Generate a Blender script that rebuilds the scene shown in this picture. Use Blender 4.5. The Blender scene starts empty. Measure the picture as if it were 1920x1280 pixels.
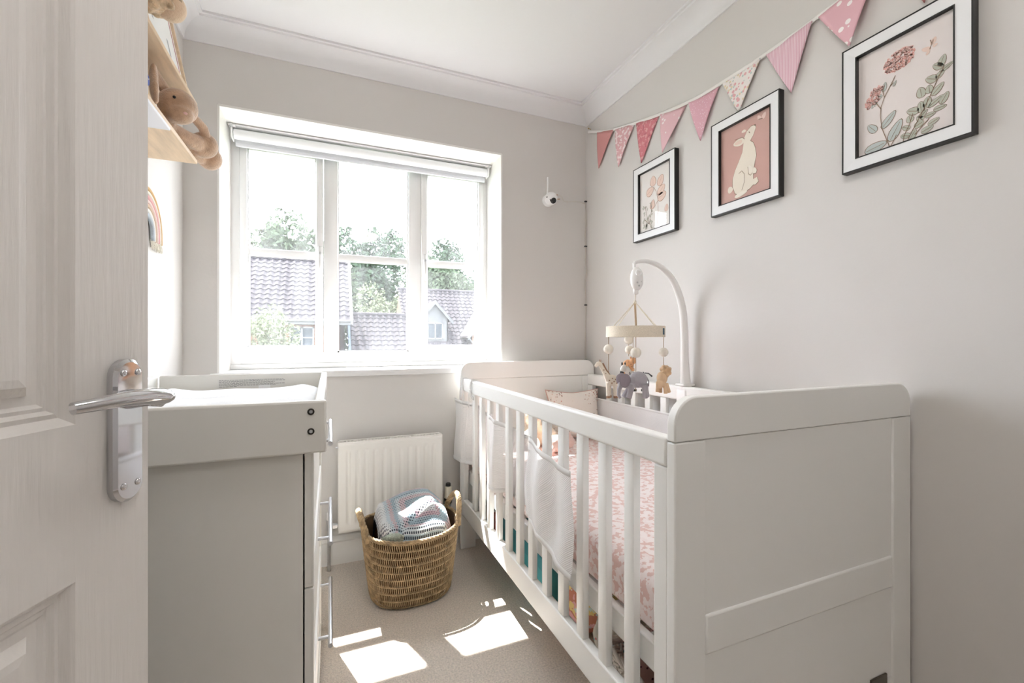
import bpy, bmesh, math, random
import numpy as np
from mathutils import Vector, Matrix
PI = math.pi
S = bpy.context.scene
C = S.collection
rnd = random.Random(7)

# ---------------------------------------------------------------- camera, sky, sun, exposure
cam = bpy.data.cameras.new('camera'); co = bpy.data.objects.new('camera', cam); C.objects.link(co)
co.location = (0, 0, 1.045); co.rotation_euler = (PI/2, 0, math.radians(-22.6))
cam.sensor_width = 36; cam.lens = 36*820/1920; cam.shift_y = -2/1920; cam.clip_start = .02; cam.clip_end = 500
S.camera = co
w = bpy.data.worlds.new('sky'); S.world = w; w.use_nodes = True
wb = w.node_tree.nodes['Background']; wb.inputs[0].default_value = (.90, .96, 1.06, 1); wb.inputs[1].default_value = 10.0
sun = bpy.data.lights.new('sun', 'SUN'); so = bpy.data.objects.new('sun', sun); C.objects.link(so)
sun.energy = 34; sun.angle = math.radians(.6); sun.color = (1, .97, .93)
so.rotation_euler = Vector((-.205, .605, 1)).to_track_quat('Z', 'Y').to_euler(); so.location = (-3, 9, 14)
S.view_settings.view_transform = 'Standard'; S.view_settings.look = 'None'
S.view_settings.exposure = 0.50; S.view_settings.gamma = 1; S.view_settings.use_curve_mapping = False
cy = S.cycles
cy.use_denoising = True; cy.max_bounces = 12; cy.diffuse_bounces = 8; cy.transparent_max_bounces = 16
cy.sample_clamp_indirect = 8; cy.caustics_reflective = False; cy.caustics_refractive = False

# ---------------------------------------------------------------- materials
MATS = {}
def nt(m): return m.node_tree.nodes, m.node_tree.links
def mat(name, col, rough=.5, metal=0, bump=0, bscale=60, noise=0, nscale=8, sheen=0, stretch=None, trans=0, coat=0):
    if name in MATS: return MATS[name]
    m = bpy.data.materials.new(name); m.use_nodes = True; N, L = nt(m); b = N['Principled BSDF']
    b.inputs['Base Color'].default_value = (*col, 1); b.inputs['Roughness'].default_value = rough; b.inputs['Metallic'].default_value = metal
    if coat: b.inputs['Coat Weight'].default_value = coat; b.inputs['Coat Roughness'].default_value = .15
    if sheen: b.inputs['Sheen Weight'].default_value = sheen
    if bump or noise:
        tc = N.new('ShaderNodeTexCoord'); mp = N.new('ShaderNodeMapping'); L.new(tc.outputs['Object'], mp.inputs[0])
        if stretch: mp.inputs['Scale'].default_value = stretch
    if noise:
        n = N.new('ShaderNodeTexNoise'); n.inputs['Scale'].default_value = nscale; n.inputs['Detail'].default_value = 5; L.new(mp.outputs[0], n.inputs['Vector'])
        r = N.new('ShaderNodeValToRGB'); r.color_ramp.elements[0].position = .3; r.color_ramp.elements[1].position = .7
        r.color_ramp.elements[0].color = (*[c*(1-noise) for c in col], 1); r.color_ramp.elements[1].color = (*[min(1, c*(1+noise)) for c in col], 1)
        L.new(n.outputs['Fac'], r.inputs[0]); L.new(r.outputs[0], b.inputs['Base Color'])
    if bump:
        n = N.new('ShaderNodeTexNoise'); n.inputs['Scale'].default_value = bscale; n.inputs['Detail'].default_value = 4; L.new(mp.outputs[0], n.inputs['Vector'])
        bp = N.new('ShaderNodeBump'); bp.inputs['Strength'].default_value = bump; bp.inputs['Distance'].default_value = .002
        L.new(n.outputs['Fac'], bp.inputs['Height']); L.new(bp.outputs[0], b.inputs['Normal'])
    MATS[name] = m; return m
def pattern(name, base, spots, scale=60, kind='voronoi', thr=.35, rough=.85, trans=False):
    """fabric print: BASE cloth with SPOTS = [(colour, seed offset, threshold)] motifs"""
    if name in MATS: return MATS[name]
    m = mat(name, base, rough); N, L = nt(m); b = N['Principled BSDF']
    tc = N.new('ShaderNodeTexCoord'); prev = None
    for i, (col, off, th) in enumerate(spots):
        mp = N.new('ShaderNodeMapping'); mp.inputs['Location'].default_value = (off, off*1.7, off*.6); L.new(tc.outputs['Object'], mp.inputs[0])
        if kind == 'voronoi':
            t = N.new('ShaderNodeTexVoronoi'); t.inputs['Scale'].default_value = scale; out = t.outputs['Distance']; op = 'LESS_THAN'
        elif kind == 'wave':
            t = N.new('ShaderNodeTexWave'); t.bands_direction = 'Y'; t.inputs['Scale'].default_value = scale; out = t.outputs['Fac']; op = 'LESS_THAN'
        else:
            t = N.new('ShaderNodeTexNoise'); t.inputs['Scale'].default_value = scale; t.inputs['Detail'].default_value = 2; out = t.outputs['Fac']; op = 'GREATER_THAN'
        L.new(mp.outputs[0], t.inputs['Vector'])
        k = N.new('ShaderNodeMath'); k.operation = op; k.inputs[1].default_value = th; L.new(out, k.inputs[0])
        mx = N.new('ShaderNodeMix'); mx.data_type = 'RGBA'; L.new(k.outputs[0], mx.inputs[0])
        if prev: L.new(prev, mx.inputs[6])
        else: mx.inputs[6].default_value = (*base, 1)
        mx.inputs[7].default_value = (*col, 1); prev = mx.outputs[2]
    L.new(prev, b.inputs['Base Color']); return m
def vcol(name, rough=.9, bump=.3):
    m = mat(name, (1, 1, 1), rough, bump=bump, bscale=400); N, L = nt(m)
    a = N.new('ShaderNodeVertexColor'); a.layer_name = 'Col'; L.new(a.outputs[0], N['Principled BSDF'].inputs['Base Color']); return m
def sheer(name, col, t=.35):
    m = bpy.data.materials.new(name); m.use_nodes = True; N, L = nt(m); o = N['Material Output']; b = N['Principled BSDF']
    b.inputs['Base Color'].default_value = (*col, 1); b.inputs['Roughness'].default_value = .9
    tr = N.new('ShaderNodeBsdfTranslucent'); tr.inputs[0].default_value = (*col, 1)
    m1 = N.new('ShaderNodeMixShader'); m1.inputs[0].default_value = .25; L.new(b.outputs[0], m1.inputs[1]); L.new(tr.outputs[0], m1.inputs[2])
    tp = N.new('ShaderNodeBsdfTransparent'); m2 = N.new('ShaderNodeMixShader'); m2.inputs[0].default_value = t
    L.new(m1.outputs[0], m2.inputs[1]); L.new(tp.outputs[0], m2.inputs[2]); L.new(m2.outputs[0], o.inputs[0]); MATS[name] = m; return m

M_wall = mat('greige_wall_paint', (.665, .645, .625), .8, bump=.12, bscale=90)
M_ceil = mat('ceiling_paint', (.765, .765, .775), .85, bump=.08, bscale=60)
M_white = mat('white_gloss_paint', (.84, .83, .81), .35)
M_upvc = mat('white_upvc', (.80, .80, .80), .25)
M_door = mat('grained_door_paint', (.76, .735, .71), .42, bump=.45, bscale=34, stretch=(5, 5, .35))
M_crib = mat('crib_paint', (.86, .86, .84), .45, bump=.04, bscale=200)
M_chest = mat('chest_paint', (.76, .75, .71), .45)
M_chrome = mat('chrome', (.66, .66, .68), .05, 1)
M_steel = mat('brushed_steel', (.62, .63, .65), .28, 1)
M_dark = mat('dark_metal', (.045, .04, .035), .4, .6)
M_black = mat('black_plastic', (.015, .015, .015), .35)
M_plastic = mat('white_plastic', (.86, .86, .86), .3)
M_pine = mat('pale_wood', (.72, .56, .40), .5, noise=.13, nscale=6, stretch=(9, 1.2, 9), bump=.1)
M_rope = mat('cream_rope', (.78, .72, .60), .9, bump=.3, bscale=300)
M_seagrass = mat('seagrass', (.35, .25, .14), .75, noise=.45, nscale=45, bump=.4, bscale=200)
M_gap_shade = mat('basket_gap_shade', (.10, .055, .022), .9)  # dark brown standing in for shade between the basket strands
M_radi = mat('radiator_enamel', (.83, .815, .78), .3)
M_mat_white = mat('white_cotton', (.86, .87, .88), .9, bump=.3, bscale=150)
M_glassdark = mat('lens_glass', (.01, .01, .012), .08)
M_bunny = mat('beige_plush', (.50, .335, .225), 1, bump=1, bscale=260, noise=.16, nscale=50, sheen=.6)
M_curly = mat('curly_plush', (.58, .43, .28), 1, bump=1, bscale=200, noise=.35, nscale=60, sheen=.5)
M_felt = mat('cream_felt', (.80, .75, .66), 1, bump=.5, bscale=300, sheen=.4)
M_mobile = mat('mobile_plastic', (.86, .85, .84), .28)

# ---------------------------------------------------------------- geometry helpers
class MB:
    def __init__(s): s.v = []; s.f = []; s.col = []; s.cur = None
    def add(s, vs, fs):
        n = len(s.v); s.v += [tuple(p) for p in vs]; s.f += [tuple(i+n for i in f) for f in fs]
        s.col += [s.cur]*len(vs); return s
    def box(s, x0, x1, y0, y1, z0, z1, T=None, b=0):
        if b:
            bm = bmesh.new(); bmesh.ops.create_cube(bm, size=1)
            bmesh.ops.scale(bm, vec=(abs(x1-x0), abs(y1-y0), abs(z1-z0)), verts=bm.verts)
            bmesh.ops.bevel(bm, geom=bm.edges[:], offset=b, segments=2, profile=.5, affect='EDGES')
            bm.verts.index_update(); c = Vector(((x0+x1)/2, (y0+y1)/2, (z0+z1)/2))
            vs = [v.co+c for v in bm.verts]; fs = [[v.index for v in f.verts] for f in bm.faces]; bm.free()
        else:
            vs = [Vector((x, y, z)) for z in (z0, z1) for x, y in ((x0, y0), (x1, y0), (x1, y1), (x0, y1))]
            fs = [(3, 2, 1, 0), (4, 5, 6, 7), (0, 1, 5, 4), (1, 2, 6, 5), (2, 3, 7, 6), (3, 0, 4, 7)]
        if T is not None: vs = [T @ v for v in vs]
        return s.add(vs, fs)
    def tube(s, path, r, n=10, cap=True, sq=None, closed=False):
        P = [Vector(p) for p in path]; m = len(P)
        R = r if isinstance(r, list) else [r]*m
        vs = []; up = None
        for i, p in enumerate(P):
            if closed: t = P[(i+1) % m]-P[i-1]
            else: t = (P[min(i+1, m-1)]-P[max(i-1, 0)])
            t = t.normalized() if t.length > 1e-9 else Vector((0, 0, 1))
            if up is None: up = Vector((0, 0, 1)) if abs(t.z) < .9 else Vector((1, 0, 0))
            a = (up-t*up.dot(t)); a = a.normalized() if a.length > 1e-6 else t.orthogonal().normalized(); b = t.cross(a); up = a
            ra, rb = R[i] if isinstance(R[i], (list, tuple)) else (R[i], R[i])
            for k in range(n):
                q = 2*PI*k/n; vs.append(p+a*math.cos(q)*ra+b*math.sin(q)*rb)
        fs = [(i*n+k, i*n+(k+1) % n, (i+1)*n+(k+1) % n, (i+1)*n+k) for i in range(m-1) for k in range(n)]
        if closed: fs += [((m-1)*n+k, (m-1)*n+(k+1) % n, (k+1) % n, k) for k in range(n)]
        elif cap: fs += [tuple(reversed(range(n))), tuple(range((m-1)*n, m*n))]
        return s.add(vs, fs)
    def ball(s, c, r, n=12, m=8, R=None):
        r = (r, r, r) if isinstance(r, (int, float)) else r
        c = Vector(c); vs = []; 
        for j in range(1, m):
            a = PI*j/m
            for i in range(n):
                q = 2*PI*i/n; vs.append(Vector((r[0]*math.sin(a)*math.cos(q), r[1]*math.sin(a)*math.sin(q), r[2]*math.cos(a))))
        vs += [Vector((0, 0, r[2])), Vector((0, 0, -r[2]))]
        if R is not None: vs = [R @ v for v in vs]
        vs = [v+c for v in vs]; T = (m-1)*n
        fs = [(j*n+i, (j+1)*n+i, (j+1)*n+(i+1) % n, j*n+(i+1) % n) for j in range(m-2) for i in range(n)]
        fs += [(T, i, (i+1) % n) for i in range(n)]+[(T+1, (m-2)*n+(i+1) % n, (m-2)*n+i) for i in range(n)]
        return s.add(vs, fs)
    def lathe(s, prof, c=(0, 0, 0), n=24, T=None, cap=True):
        vs = [Vector((r*math.cos(2*PI*i/n), r*math.sin(2*PI*i/n), z)) for r, z in prof for i in range(n)]
        if T is not None: vs = [T @ v for v in vs]
        c = Vector(c); vs = [v+c for v in vs]; m = len(prof)
        fs = [(j*n+i, j*n+(i+1) % n, (j+1)*n+(i+1) % n, (j+1)*n+i) for j in range(m-1) for i in range(n)]
        if cap: fs += [tuple(reversed(range(n))), tuple(range((m-1)*n, m*n))]
        return s.add(vs, fs)
    def prism(s, poly, o, a, b, h):
        """polygon POLY in the plane through O spanned by A, B, thickened along H"""
        o, a, b, h = map(Vector, (o, a, b, h)); n = len(poly)
        vs = [o+a*p+b*q for p, q in poly]; vs += [v+h for v in vs]
        return s.add(vs, [tuple(reversed(range(n))), tuple(range(n, 2*n))]+[(i, (i+1) % n, n+(i+1) % n, n+i) for i in range(n)])
    def grid(s, fn, nu, nv, thick=None, cu=False):
        vs = [Vector(fn(i/nu, j/nv)) for i in range(nu+1) for j in range(nv+1)]; k = nv+1
        fs = [(i*k+j, (i+1)*k+j, (i+1)*k+j+1, i*k+j+1) for i in range(nu) for j in range(nv)]
        return s.add(vs, fs)
def me(name, mb, m, smooth=False, auto=None):
    d = bpy.data.meshes.new(name); d.from_pydata(mb.v, [], mb.f)
    d.materials.append(m)
    bm = bmesh.new(); bm.from_mesh(d); bmesh.ops.recalc_face_normals(bm, faces=bm.faces); bm.to_mesh(d); bm.free()
    if any(c is not None for c in mb.col):
        a = d.color_attributes.new('Col', 'FLOAT_COLOR', 'POINT')
        a.data.foreach_set('color', [x for c in mb.col for x in (*(c or (1, 1, 1)), 1)])
    if smooth: d.shade_smooth()
    if auto: d.set_sharp_from_angle(angle=math.radians(auto))
    return d
def obj(name, mb, m, parent=None, smooth=False, auto=None, label=None, kind=None, solid=0, sub=0):
    o = bpy.data.objects.new(name, me(name, mb, m, smooth, auto)); C.objects.link(o)
    if parent is not None: o.parent = parent; o.matrix_parent_inverse = parent.matrix_world.inverted() if parent.type != 'EMPTY' else Matrix.Translation(-Vector(parent.location))
    if solid: md = o.modifiers.new('solid', 'SOLIDIFY'); md.thickness = solid; md.offset = 0
    if sub: md = o.modifiers.new('sub', 'SUBSURF'); md.levels = sub; md.render_levels = sub
    if label: o['label'] = label
    if kind: o['kind'] = kind
    return o
def thing(name, loc, label, cat, group=None):
    o = bpy.data.objects.new(name, None); o.empty_display_size = .05; C.objects.link(o); o.location = loc
    o['label'] = label; o['category'] = cat
    if group: o['group'] = group
    return o
def tag(o, label, cat, group=None):
    o['label'] = label; o['category'] = cat
    if group: o['group'] = group
    return o
def struct(name, mb, m, parent=None, **k):
    o = obj(name, mb, m, parent, **k)
    if parent is None: o['kind'] = 'structure'
    return o
def sroot(name, loc):
    o = bpy.data.objects.new(name, None); C.objects.link(o); o.location = loc; o['kind'] = 'structure'; return o
def bx(*a, b=0): return MB().box(*a, b=b)
def place(name, data, parent, off=(0, 0, 0), rot=None):
    """a part that shares mesh data; OFF is in the parent's own space"""
    o = bpy.data.objects.new(name, data); C.objects.link(o); o.parent = parent; o.location = off
    if rot: o.rotation_euler = rot
    return o
def blend(name, mb, m, parent, voxel, smooth_it=6, label=None):
    """melt the pieces of MB into one continuous soft body"""
    d = bpy.data.meshes.new('tmp'); d.from_pydata(mb.v, [], mb.f)
    o = bpy.data.objects.new('tmp', d); C.objects.link(o)
    r = o.modifiers.new('r', 'REMESH'); r.mode = 'VOXEL'; r.voxel_size = voxel
    q = o.modifiers.new('s', 'SMOOTH'); q.iterations = smooth_it; q.factor = .5
    dg = bpy.context.evaluated_depsgraph_get(); nm = bpy.data.meshes.new_from_object(o.evaluated_get(dg))
    bpy.data.objects.remove(o); nm.name = name; nm.materials.clear(); nm.materials.append(m); nm.shade_smooth()
    o = bpy.data.objects.new(name, nm); C.objects.link(o)
    if parent is not None: o.parent = parent; o.matrix_parent_inverse = Matrix.Translation(-Vector(parent.location))
    if label: o['label'] = label
    return o

# ================================================================ ROOM SHELL
XL, XR, YF, YB, ZC = -.568, 1.397, -.02, 2.215, 2.39
WX0, WX1, WZ0, WZ1 = -.442, .861, .905, 2.056
YO = 2.60      # outer face of the window wall
fm = MB().box(XL-.2, XR+.2, -1.7, YB+.02, -.05, 0)
M_carpet = mat('beige_carpet', (.70, .62, .54), 1, bump=1, bscale=330, noise=.2, nscale=170, sheen=.3)
M_carpet.node_tree.nodes['Bump'].inputs['Distance'].default_value = .006
struct('floor', fm, M_carpet)
struct('ceiling', bx(XL-.2, XR+.2, -1.7, YO, ZC, ZC+.05), M_ceil)
wbk = MB().box(XL-.12, WX0, YB, YO, 0, ZC).box(WX1, XR+.12, YB, YO, 0, ZC).box(WX0, WX1, YB, YO, 0, WZ0-.03).box(WX0, WX1, YB, YO, WZ1, ZC)
struct('wall_back', wbk, M_wall)
struct('wall_right', bx(XR, XR+.12, -1.7, YB, 0, ZC), M_wall)
struct('wall_left', bx(XL-.12, XL, -1.7, YB, 0, ZC), M_wall)
YR = -.60     # the room runs a little further back right of the door
wf = MB().box(XL, -.52, YF-.1, YF, 0, ZC).box(.55, XR, YR-.1, YR, 0, ZC)
struct('wall_front', wf, M_wall)
struct('wall_hall', bx(XL-.2, XR+.2, -1.8, -1.7, 0, ZC), M_wall)
arch = MB().box(-.52, -.495, YF-.105, YF+.005, 0, 2.03, b=.004)
struct('trim_1', arch, M_white)
# plastered reveals of the window opening, painted white
rv = MB().box(WX0-.004, WX0+.004, YB-.001, 2.46, WZ0, WZ1).box(WX1-.004, WX1+.004, YB-.001, 2.46, WZ0, WZ1).box(WX0, WX1, YB-.001, 2.46, WZ1-.006, WZ1+.004)
struct('trim_2', rv, M_white)
sl = MB().box(WX0-.03, WX1+.03, YB-.018, YB+.01, WZ0-.03, WZ0+.0, b=.006).box(WX0-.001, WX1+.001, YB, 2.46, WZ0-.03, WZ0, b=.003)
struct('trim_3', sl, M_upvc, smooth=True, auto=40)
# coving, mitred at the corners
prof = [(0, 2.304), (.007, 2.304), (.009, 2.312)]+[(.009+.066*(1-math.cos(a)), 2.312+.062*math.sin(a)) for a in [PI/2*i/8 for i in range(9)]]+[(.077, 2.381), (.088, 2.381), (.088, ZC)]
def cove(name, a, b, na, nb):
    mb = MB(); k = len(prof)
    mb.add([(a[0]+na[0]*d, a[1]+na[1]*d, z) for d, z in prof]+[(b[0]+nb[0]*d, b[1]+nb[1]*d, z) for d, z in prof], [(i, i+1, k+i+1, k+i) for i in range(k-1)])
    struct(name, mb, M_ceil, smooth=True, auto=35)
cove('trim_4', (XL, YB), (XR, YB), (1, -1), (-1, -1)); cove('trim_5', (XR, YB), (XR, YR), (-1, -1), (-1, 1))
cove('trim_6', (XL, YF), (XL, YB), (1, 1), (1, -1))
sk = [(0, 0), (.018, 0), (.018, .092), (.014, .100), (.016, .108), (.010, .118), (.008, .128), (0, .13)]
def skirt(name, a, b, n):
    mb = MB(); k = len(sk); d0 = (Vector(b)-Vector(a)).normalized()
    mb.add([(a[0]+n[0]*d, a[1]+n[1]*d, z) for d, z in sk]+[(b[0]+n[0]*d, b[1]+n[1]*d, z) for d, z in sk], [(i, i+1, k+i+1, k+i) for i in range(k-1)])
    struct(name, mb, M_white, smooth=True, auto=35)
skirt('baseboard_back', (XL, YB), (XR, YB), (0, -1)); skirt('baseboard_right', (XR, YB), (XR, YR), (-1, 0)); skirt('baseboard_left', (XL, YF), (XL, YB), (1, 0))
skirt('baseboard_front', (.55, YR), (XR, YR), (0, 1))

# ---------------------------------------------------------------- window
win = sroot('window_1', (.21, 2.45, .905))
def pic(name, x0, x1, z0, z1, wd, y0, y1, m, parent, b=.004):
    mb = MB().box(x0, x0+wd, y0, y1, z0, z1, b=b).box(x1-wd, x1, y0, y1, z0, z1, b=b).box(x0+wd*.5, x1-wd*.5, y0+.0005, y1, z0, z0+wd, b=b).box(x0+wd*.5, x1-wd*.5, y0+.0005, y1, z1-wd, z1, b=b)
    return obj(name, mb, m, parent, smooth=True, auto=40)
fr = MB().box(WX0, WX0+.045, 2.45, 2.52, .925, WZ1, b=.004).box(WX1-.035, WX1, 2.45, 2.52, .925, WZ1, b=.004)
fr.box(WX0+.02, WX1-.02, 2.4505, 2.52, .93, .983, b=.004).box(WX0+.02, WX1-.02, 2.4505, 2.52, 2.02, WZ1, b=.004)
fr.box(WX0, WX1, 2.44, 2.53, .905, .93, b=.004)
obj('window_frame', fr, M_upvc, win, smooth=True, auto=40)
for x0, x1 in ((-.030, .037), (.402, .470)):
    obj('mullion', bx(x0, x1, 2.4502, 2.52, .975, 2.025, b=.004), M_upvc, win, smooth=True, auto=40)
def facing_mix(N, L, base, peak):
    lw = N.new('ShaderNodeLayerWeight'); lw.inputs[0].default_value = .5; p = N.new('ShaderNodeMath'); p.operation = 'POWER'; p.inputs[1].default_value = 4; L.new(lw.outputs['Facing'], p.inputs[0])
    k = N.new('ShaderNodeMapRange'); k.inputs[3].default_value = base; k.inputs[4].default_value = peak; L.new(p.outputs[0], k.inputs[0]); return k.outputs[0]
# double glazing: clear plus a streaked white veil that paints in glare haze
mg = bpy.data.materials.new('veiled_glass'); mg.use_nodes = True; N, L = nt(mg); out = N['Material Output']; N.remove(N['Principled BSDF'])
tp = N.new('ShaderNodeBsdfTransparent'); df = N.new('ShaderNodeBsdfTranslucent'); df.inputs[0].default_value = (.95, .97, 1, 1)
gl = N.new('ShaderNodeBsdfGlossy'); gl.inputs['Roughness'].default_value = .02
tcn = N.new('ShaderNodeTexCoord'); mpn = N.new('ShaderNodeMapping'); mpn.inputs['Scale'].default_value = (9, 1, 1.1); no = N.new('ShaderNodeTexNoise'); no.inputs['Scale'].default_value = 1.6
L.new(tcn.outputs['Object'], mpn.inputs[0]); L.new(mpn.outputs[0], no.inputs['Vector'])
rg = N.new('ShaderNodeMapRange'); rg.inputs[1].default_value = .35; rg.inputs[2].default_value = .7; rg.inputs[3].default_value = .018; rg.inputs[4].default_value = .044; L.new(no.outputs['Fac'], rg.inputs[0])
m1 = N.new('ShaderNodeMixShader'); L.new(rg.outputs[0], m1.inputs[0]); L.new(tp.outputs[0], m1.inputs[1]); L.new(df.outputs[0], m1.inputs[2])
m2 = N.new('ShaderNodeMixShader'); L.new(facing_mix(N, L, .04, .7), m2.inputs[0]); L.new(m1.outputs[0], m2.inputs[1]); L.new(gl.outputs[0], m2.inputs[2]); L.new(m2.outputs[0], out.inputs[0])
def pane(x0, x1, z0, z1, parent, y=2.483):
    obj('pane', MB().add([(x0, y, z0), (x1, y, z0), (x1, y, z1), (x0, y, z1)], [(0, 1, 2, 3)]), mg, parent)
def bar(x0, x1, parent):
    mb = MB()
    for y0, y1 in ((2.466, 2.4815), (2.4845, 2.50)): mb.box(x0, x1, y0, y1, 1.463, 1.499, b=.004)
    obj('glazing_bar', mb, M_upvc, parent, smooth=True, auto=40)
for x0, x1 in ((-.402, -.032), (.470, .836)):
    s = pic('sash', x0, x1, .982, 2.020, .033, 2.438, 2.50, M_upvc, win, b=.006)
    bd = MB().box(x0+.030, x0+.038, 2.452, 2.50, 1.0, 2.0).box(x1-.038, x1-.030, 2.452, 2.50, 1.0, 2.0).box(x0+.03, x1-.03, 2.452, 2.50, 1.010, 1.019).box(x0+.03, x1-.03, 2.452, 2.50, 1.972, 1.990)
    obj('glazing_bead', bd, M_upvc, s)
    pane(x0+.033, x1-.033, 1.01, 1.99, s); bar(x0+.033, x1-.033, s)
pane(.037, .402, .98, 2.02, win); bar(.037, .402, win)
bd = MB().box(.037, .044, 2.46, 2.50, .98, 2.02).box(.395, .402, 2.46, 2.50, .98, 2.02).box(.037, .402, 2.46, 2.50, .98, .990).box(.037, .402, 2.46, 2.50, 2.0, 2.02)
obj('glazing_bead', bd, M_upvc, win)
for x, sg in ((-.047, 1), (.486, -1)):
    hb = MB().box(x-.010, x+.010, 2.426, 2.439, 1.43, 1.525, b=.005)
    h = obj('window_handle', hb, M_upvc, win, smooth=True, auto=50)
    obj('lever', MB().tube([(x, 2.418, 1.49), (x, 2.408, 1.46), (x, 2.406, 1.42), (x, 2.407, 1.375)], [.011, .010, .008, .006], 10), M_upvc, h, smooth=True)
    obj('lock_button', MB().tube([(x, 2.426, 1.485), (x, 2.402, 1.485)], .006, 12), M_steel, h, smooth=True, auto=50)
# eave and soffit over the window outside, and outer sill
struct('trim_8', MB().box(-2.5, 3.5, YO, 2.76, 2.27, 2.31).box(-2.5, 3.5, 2.74, 2.78, 2.27, 2.42), M_upvc)

# ---------------------------------------------------------------- roller blind, rolled up
bl = thing('roller_blind', (.21, 2.36, 2.0), 'white fabric roller blind rolled up at the top of the window', 'blind')
X0, X1 = WX0+.028, WX1-.028
rl = MB(); 
for i in range(1): rl.tube([(X0, 2.39, 2.012), (X1, 2.39, 2.012)], .023, 28)
obj('fabric_roll', rl, mat('blind_fabric', (.80, .81, .83), .8, bump=.1, bscale=400), bl, smooth=True, auto=50)
obj('fabric_drop', bx(X0+.002, X1-.002, 2.4115, 2.4125, 1.975, 2.012), MATS['blind_fabric'], bl)
obj('bottom_bar', bx(X0+.002, X1-.002, 2.405, 2.419, 1.963, 1.981, b=.003), mat('blind_bar', (.72, .73, .77), .5), bl, smooth=True, auto=50)
obj('head_rail', bx(X0, X1, 2.36, 2.44, 2.040, 2.046), M_upvc, bl)
for x in (X0-.006, X1+.006):
    br = obj('bracket', MB().box(x-.003, x+.003, 2.36, 2.42, 1.985, 2.05, b=.002).box(x-.014, x+.014, 2.355, 2.385, 2.036, 2.045, b=.002), M_plastic, bl, smooth=True, auto=50)
    obj('screw', MB().tube([(x, 2.352, 2.036), (x, 2.358, 2.034)], .006, 10), M_steel, br)

# ---------------------------------------------------------------- door, standing open on the left
dd = Vector((math.sin(math.radians(20.5)), math.cos(math.radians(20.5)), 0)); dn = Vector((dd.y, -dd.x, 0))
DE = Vector((-.2248, .727, 0)); DW = .762; H0 = DE-dd*DW
def DP(u, n, z): return H0+dd*u+dn*n+Vector((0, 0, z))
DT = Matrix(((dd.x, dn.x, 0, H0.x), (dd.y, dn.y, 0, H0.y), (0, 0, 1, 0), (0, 0, 0, 1)))
door = sroot('door_1', H0)
def dbox(name, u0, u1, n0, n1, z0, z1, m=None, b=0, parent=None):
    return obj(name, MB().box(u0, u1, n0, n1, z0, z1, T=DT, b=b), m or M_door, parent or door, smooth=bool(b), auto=40 if b else None)
dbox('stile', DW-.101, DW, -.035, 0, .005, 1.981); dbox('stile', 0, .101, -.035, 0, .005, 1.981)
dbox('muntin', .331, .431, -.035, 0, .2, 1.87)
for z0, z1 in ((.005, .21), (.778, .952), (1.87, 1.981)):
    dbox('rail', .101, .331, -.035, 0, z0, z1); dbox('rail', .431, DW-.101, -.035, 0, z0, z1)
def dpanel(u0, u1, z0, z1):
    """moulded recess with a raised field"""
    st = [(0, 0), (.003, -.0025), (.009, -.010), (.014, -.0085), (.018, -.0135), (.022, -.0125), (.026, -.0155), (.036, -.0150), (.046, -.0050), (.054, -.0035)]
    mb = MB(); vs = []
    for d, n in st: vs += [DP(u0+d, n, z0+d), DP(u1-d, n, z0+d), DP(u1-d, n, z1-d), DP(u0+d, n, z1-d)]
    k = len(st); mb.add(vs, [(i*4+j, i*4+(j+1) % 4, (i+1)*4+(j+1) % 4, (i+1)*4+j) for i in range(k-1) for j in range(4)]+[((k-1)*4, (k-1)*4+1, (k-1)*4+2, (k-1)*4+3)])
    obj('panel', mb, M_door, door)
    dbox('panel_back', u0, u1, -.035, -.02, z0, z1)
for u0, u1 in ((.101, .331), (.431, DW-.101)):
    dpanel(u0, u1, .21, .778); dpanel(u0, u1, .952, 1.87)
# handle plate and lever
def plate(u0, u1, z0, z1, n0, n1, ins=0):
    r = (u1-u0)/2-ins; uc = (u0+u1)/2; pts = []
    for i in range(13): a = PI*i/12; pts.append((uc+r*math.cos(a), z1-(u1-u0)/2+r*math.sin(a)))
    for i in range(13): a = PI+PI*i/12; pts.append((uc+r*math.cos(a), z0+(u1-u0)/2+r*math.sin(a)))
    return pts
p0 = plate(.700, .744, .845, 1.022, 0, 0); p1 = plate(.700, .744, .845, 1.022, 0, 0, .004)
mb = MB(); k = len(p0)
mb.add([DP(u, .0, z) for u, z in p0]+[DP(u, .007, z) for u, z in p0]+[DP(u, .010, z) for u, z in p1], [(i, (i+1) % k, k+(i+1) % k, k+i) for i in range(k)]+[(k+i, k+(i+1) % k, 2*k+(i+1) % k, 2*k+i) for i in range(k)]+[tuple(range(2*k, 3*k))])
hp = obj('handle_plate', mb, M_chrome, door, smooth=True, auto=35, label='tall rounded chrome handle plate')
for u in (.712, .733):
    for z in (1.005, .866):
        obj('screw', MB().lathe([(.0042, 0), (.0042, .001), (.0028, .0022), (.0005, .0026)], DP(u, .0098, z), 12, T=dn.to_track_quat('Z', 'Y').to_matrix()), M_chrome, hp, smooth=True)
lv = []; lr = []
for i in range(17):
    t = i/16; u = .726-.112*t
    n = .047+.010*math.sin(t*PI)-.006*t; z = .974+.005*math.sin(t*PI*1.1)+.004*t*t
    lv.append(DP(u, n, z)); e = min(1, (t+.02)/.12)**.5
    lr.append((max(.0015, .0112*e*(1-.42*t)), max(.0015, (.0150*(1-t)**1.1+.0062)*e)))
obj('lever_handle', MB().tube(lv, lr, 16), M_chrome, door, smooth=True, auto=60, label='curved chrome lever handle')
obj('spindle_neck', MB().tube([DP(.722, .008, .972), DP(.722, .03, .972), DP(.722, .047, .972)], [.013, .009, .010], 16), M_chrome, hp, smooth=True)

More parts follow.
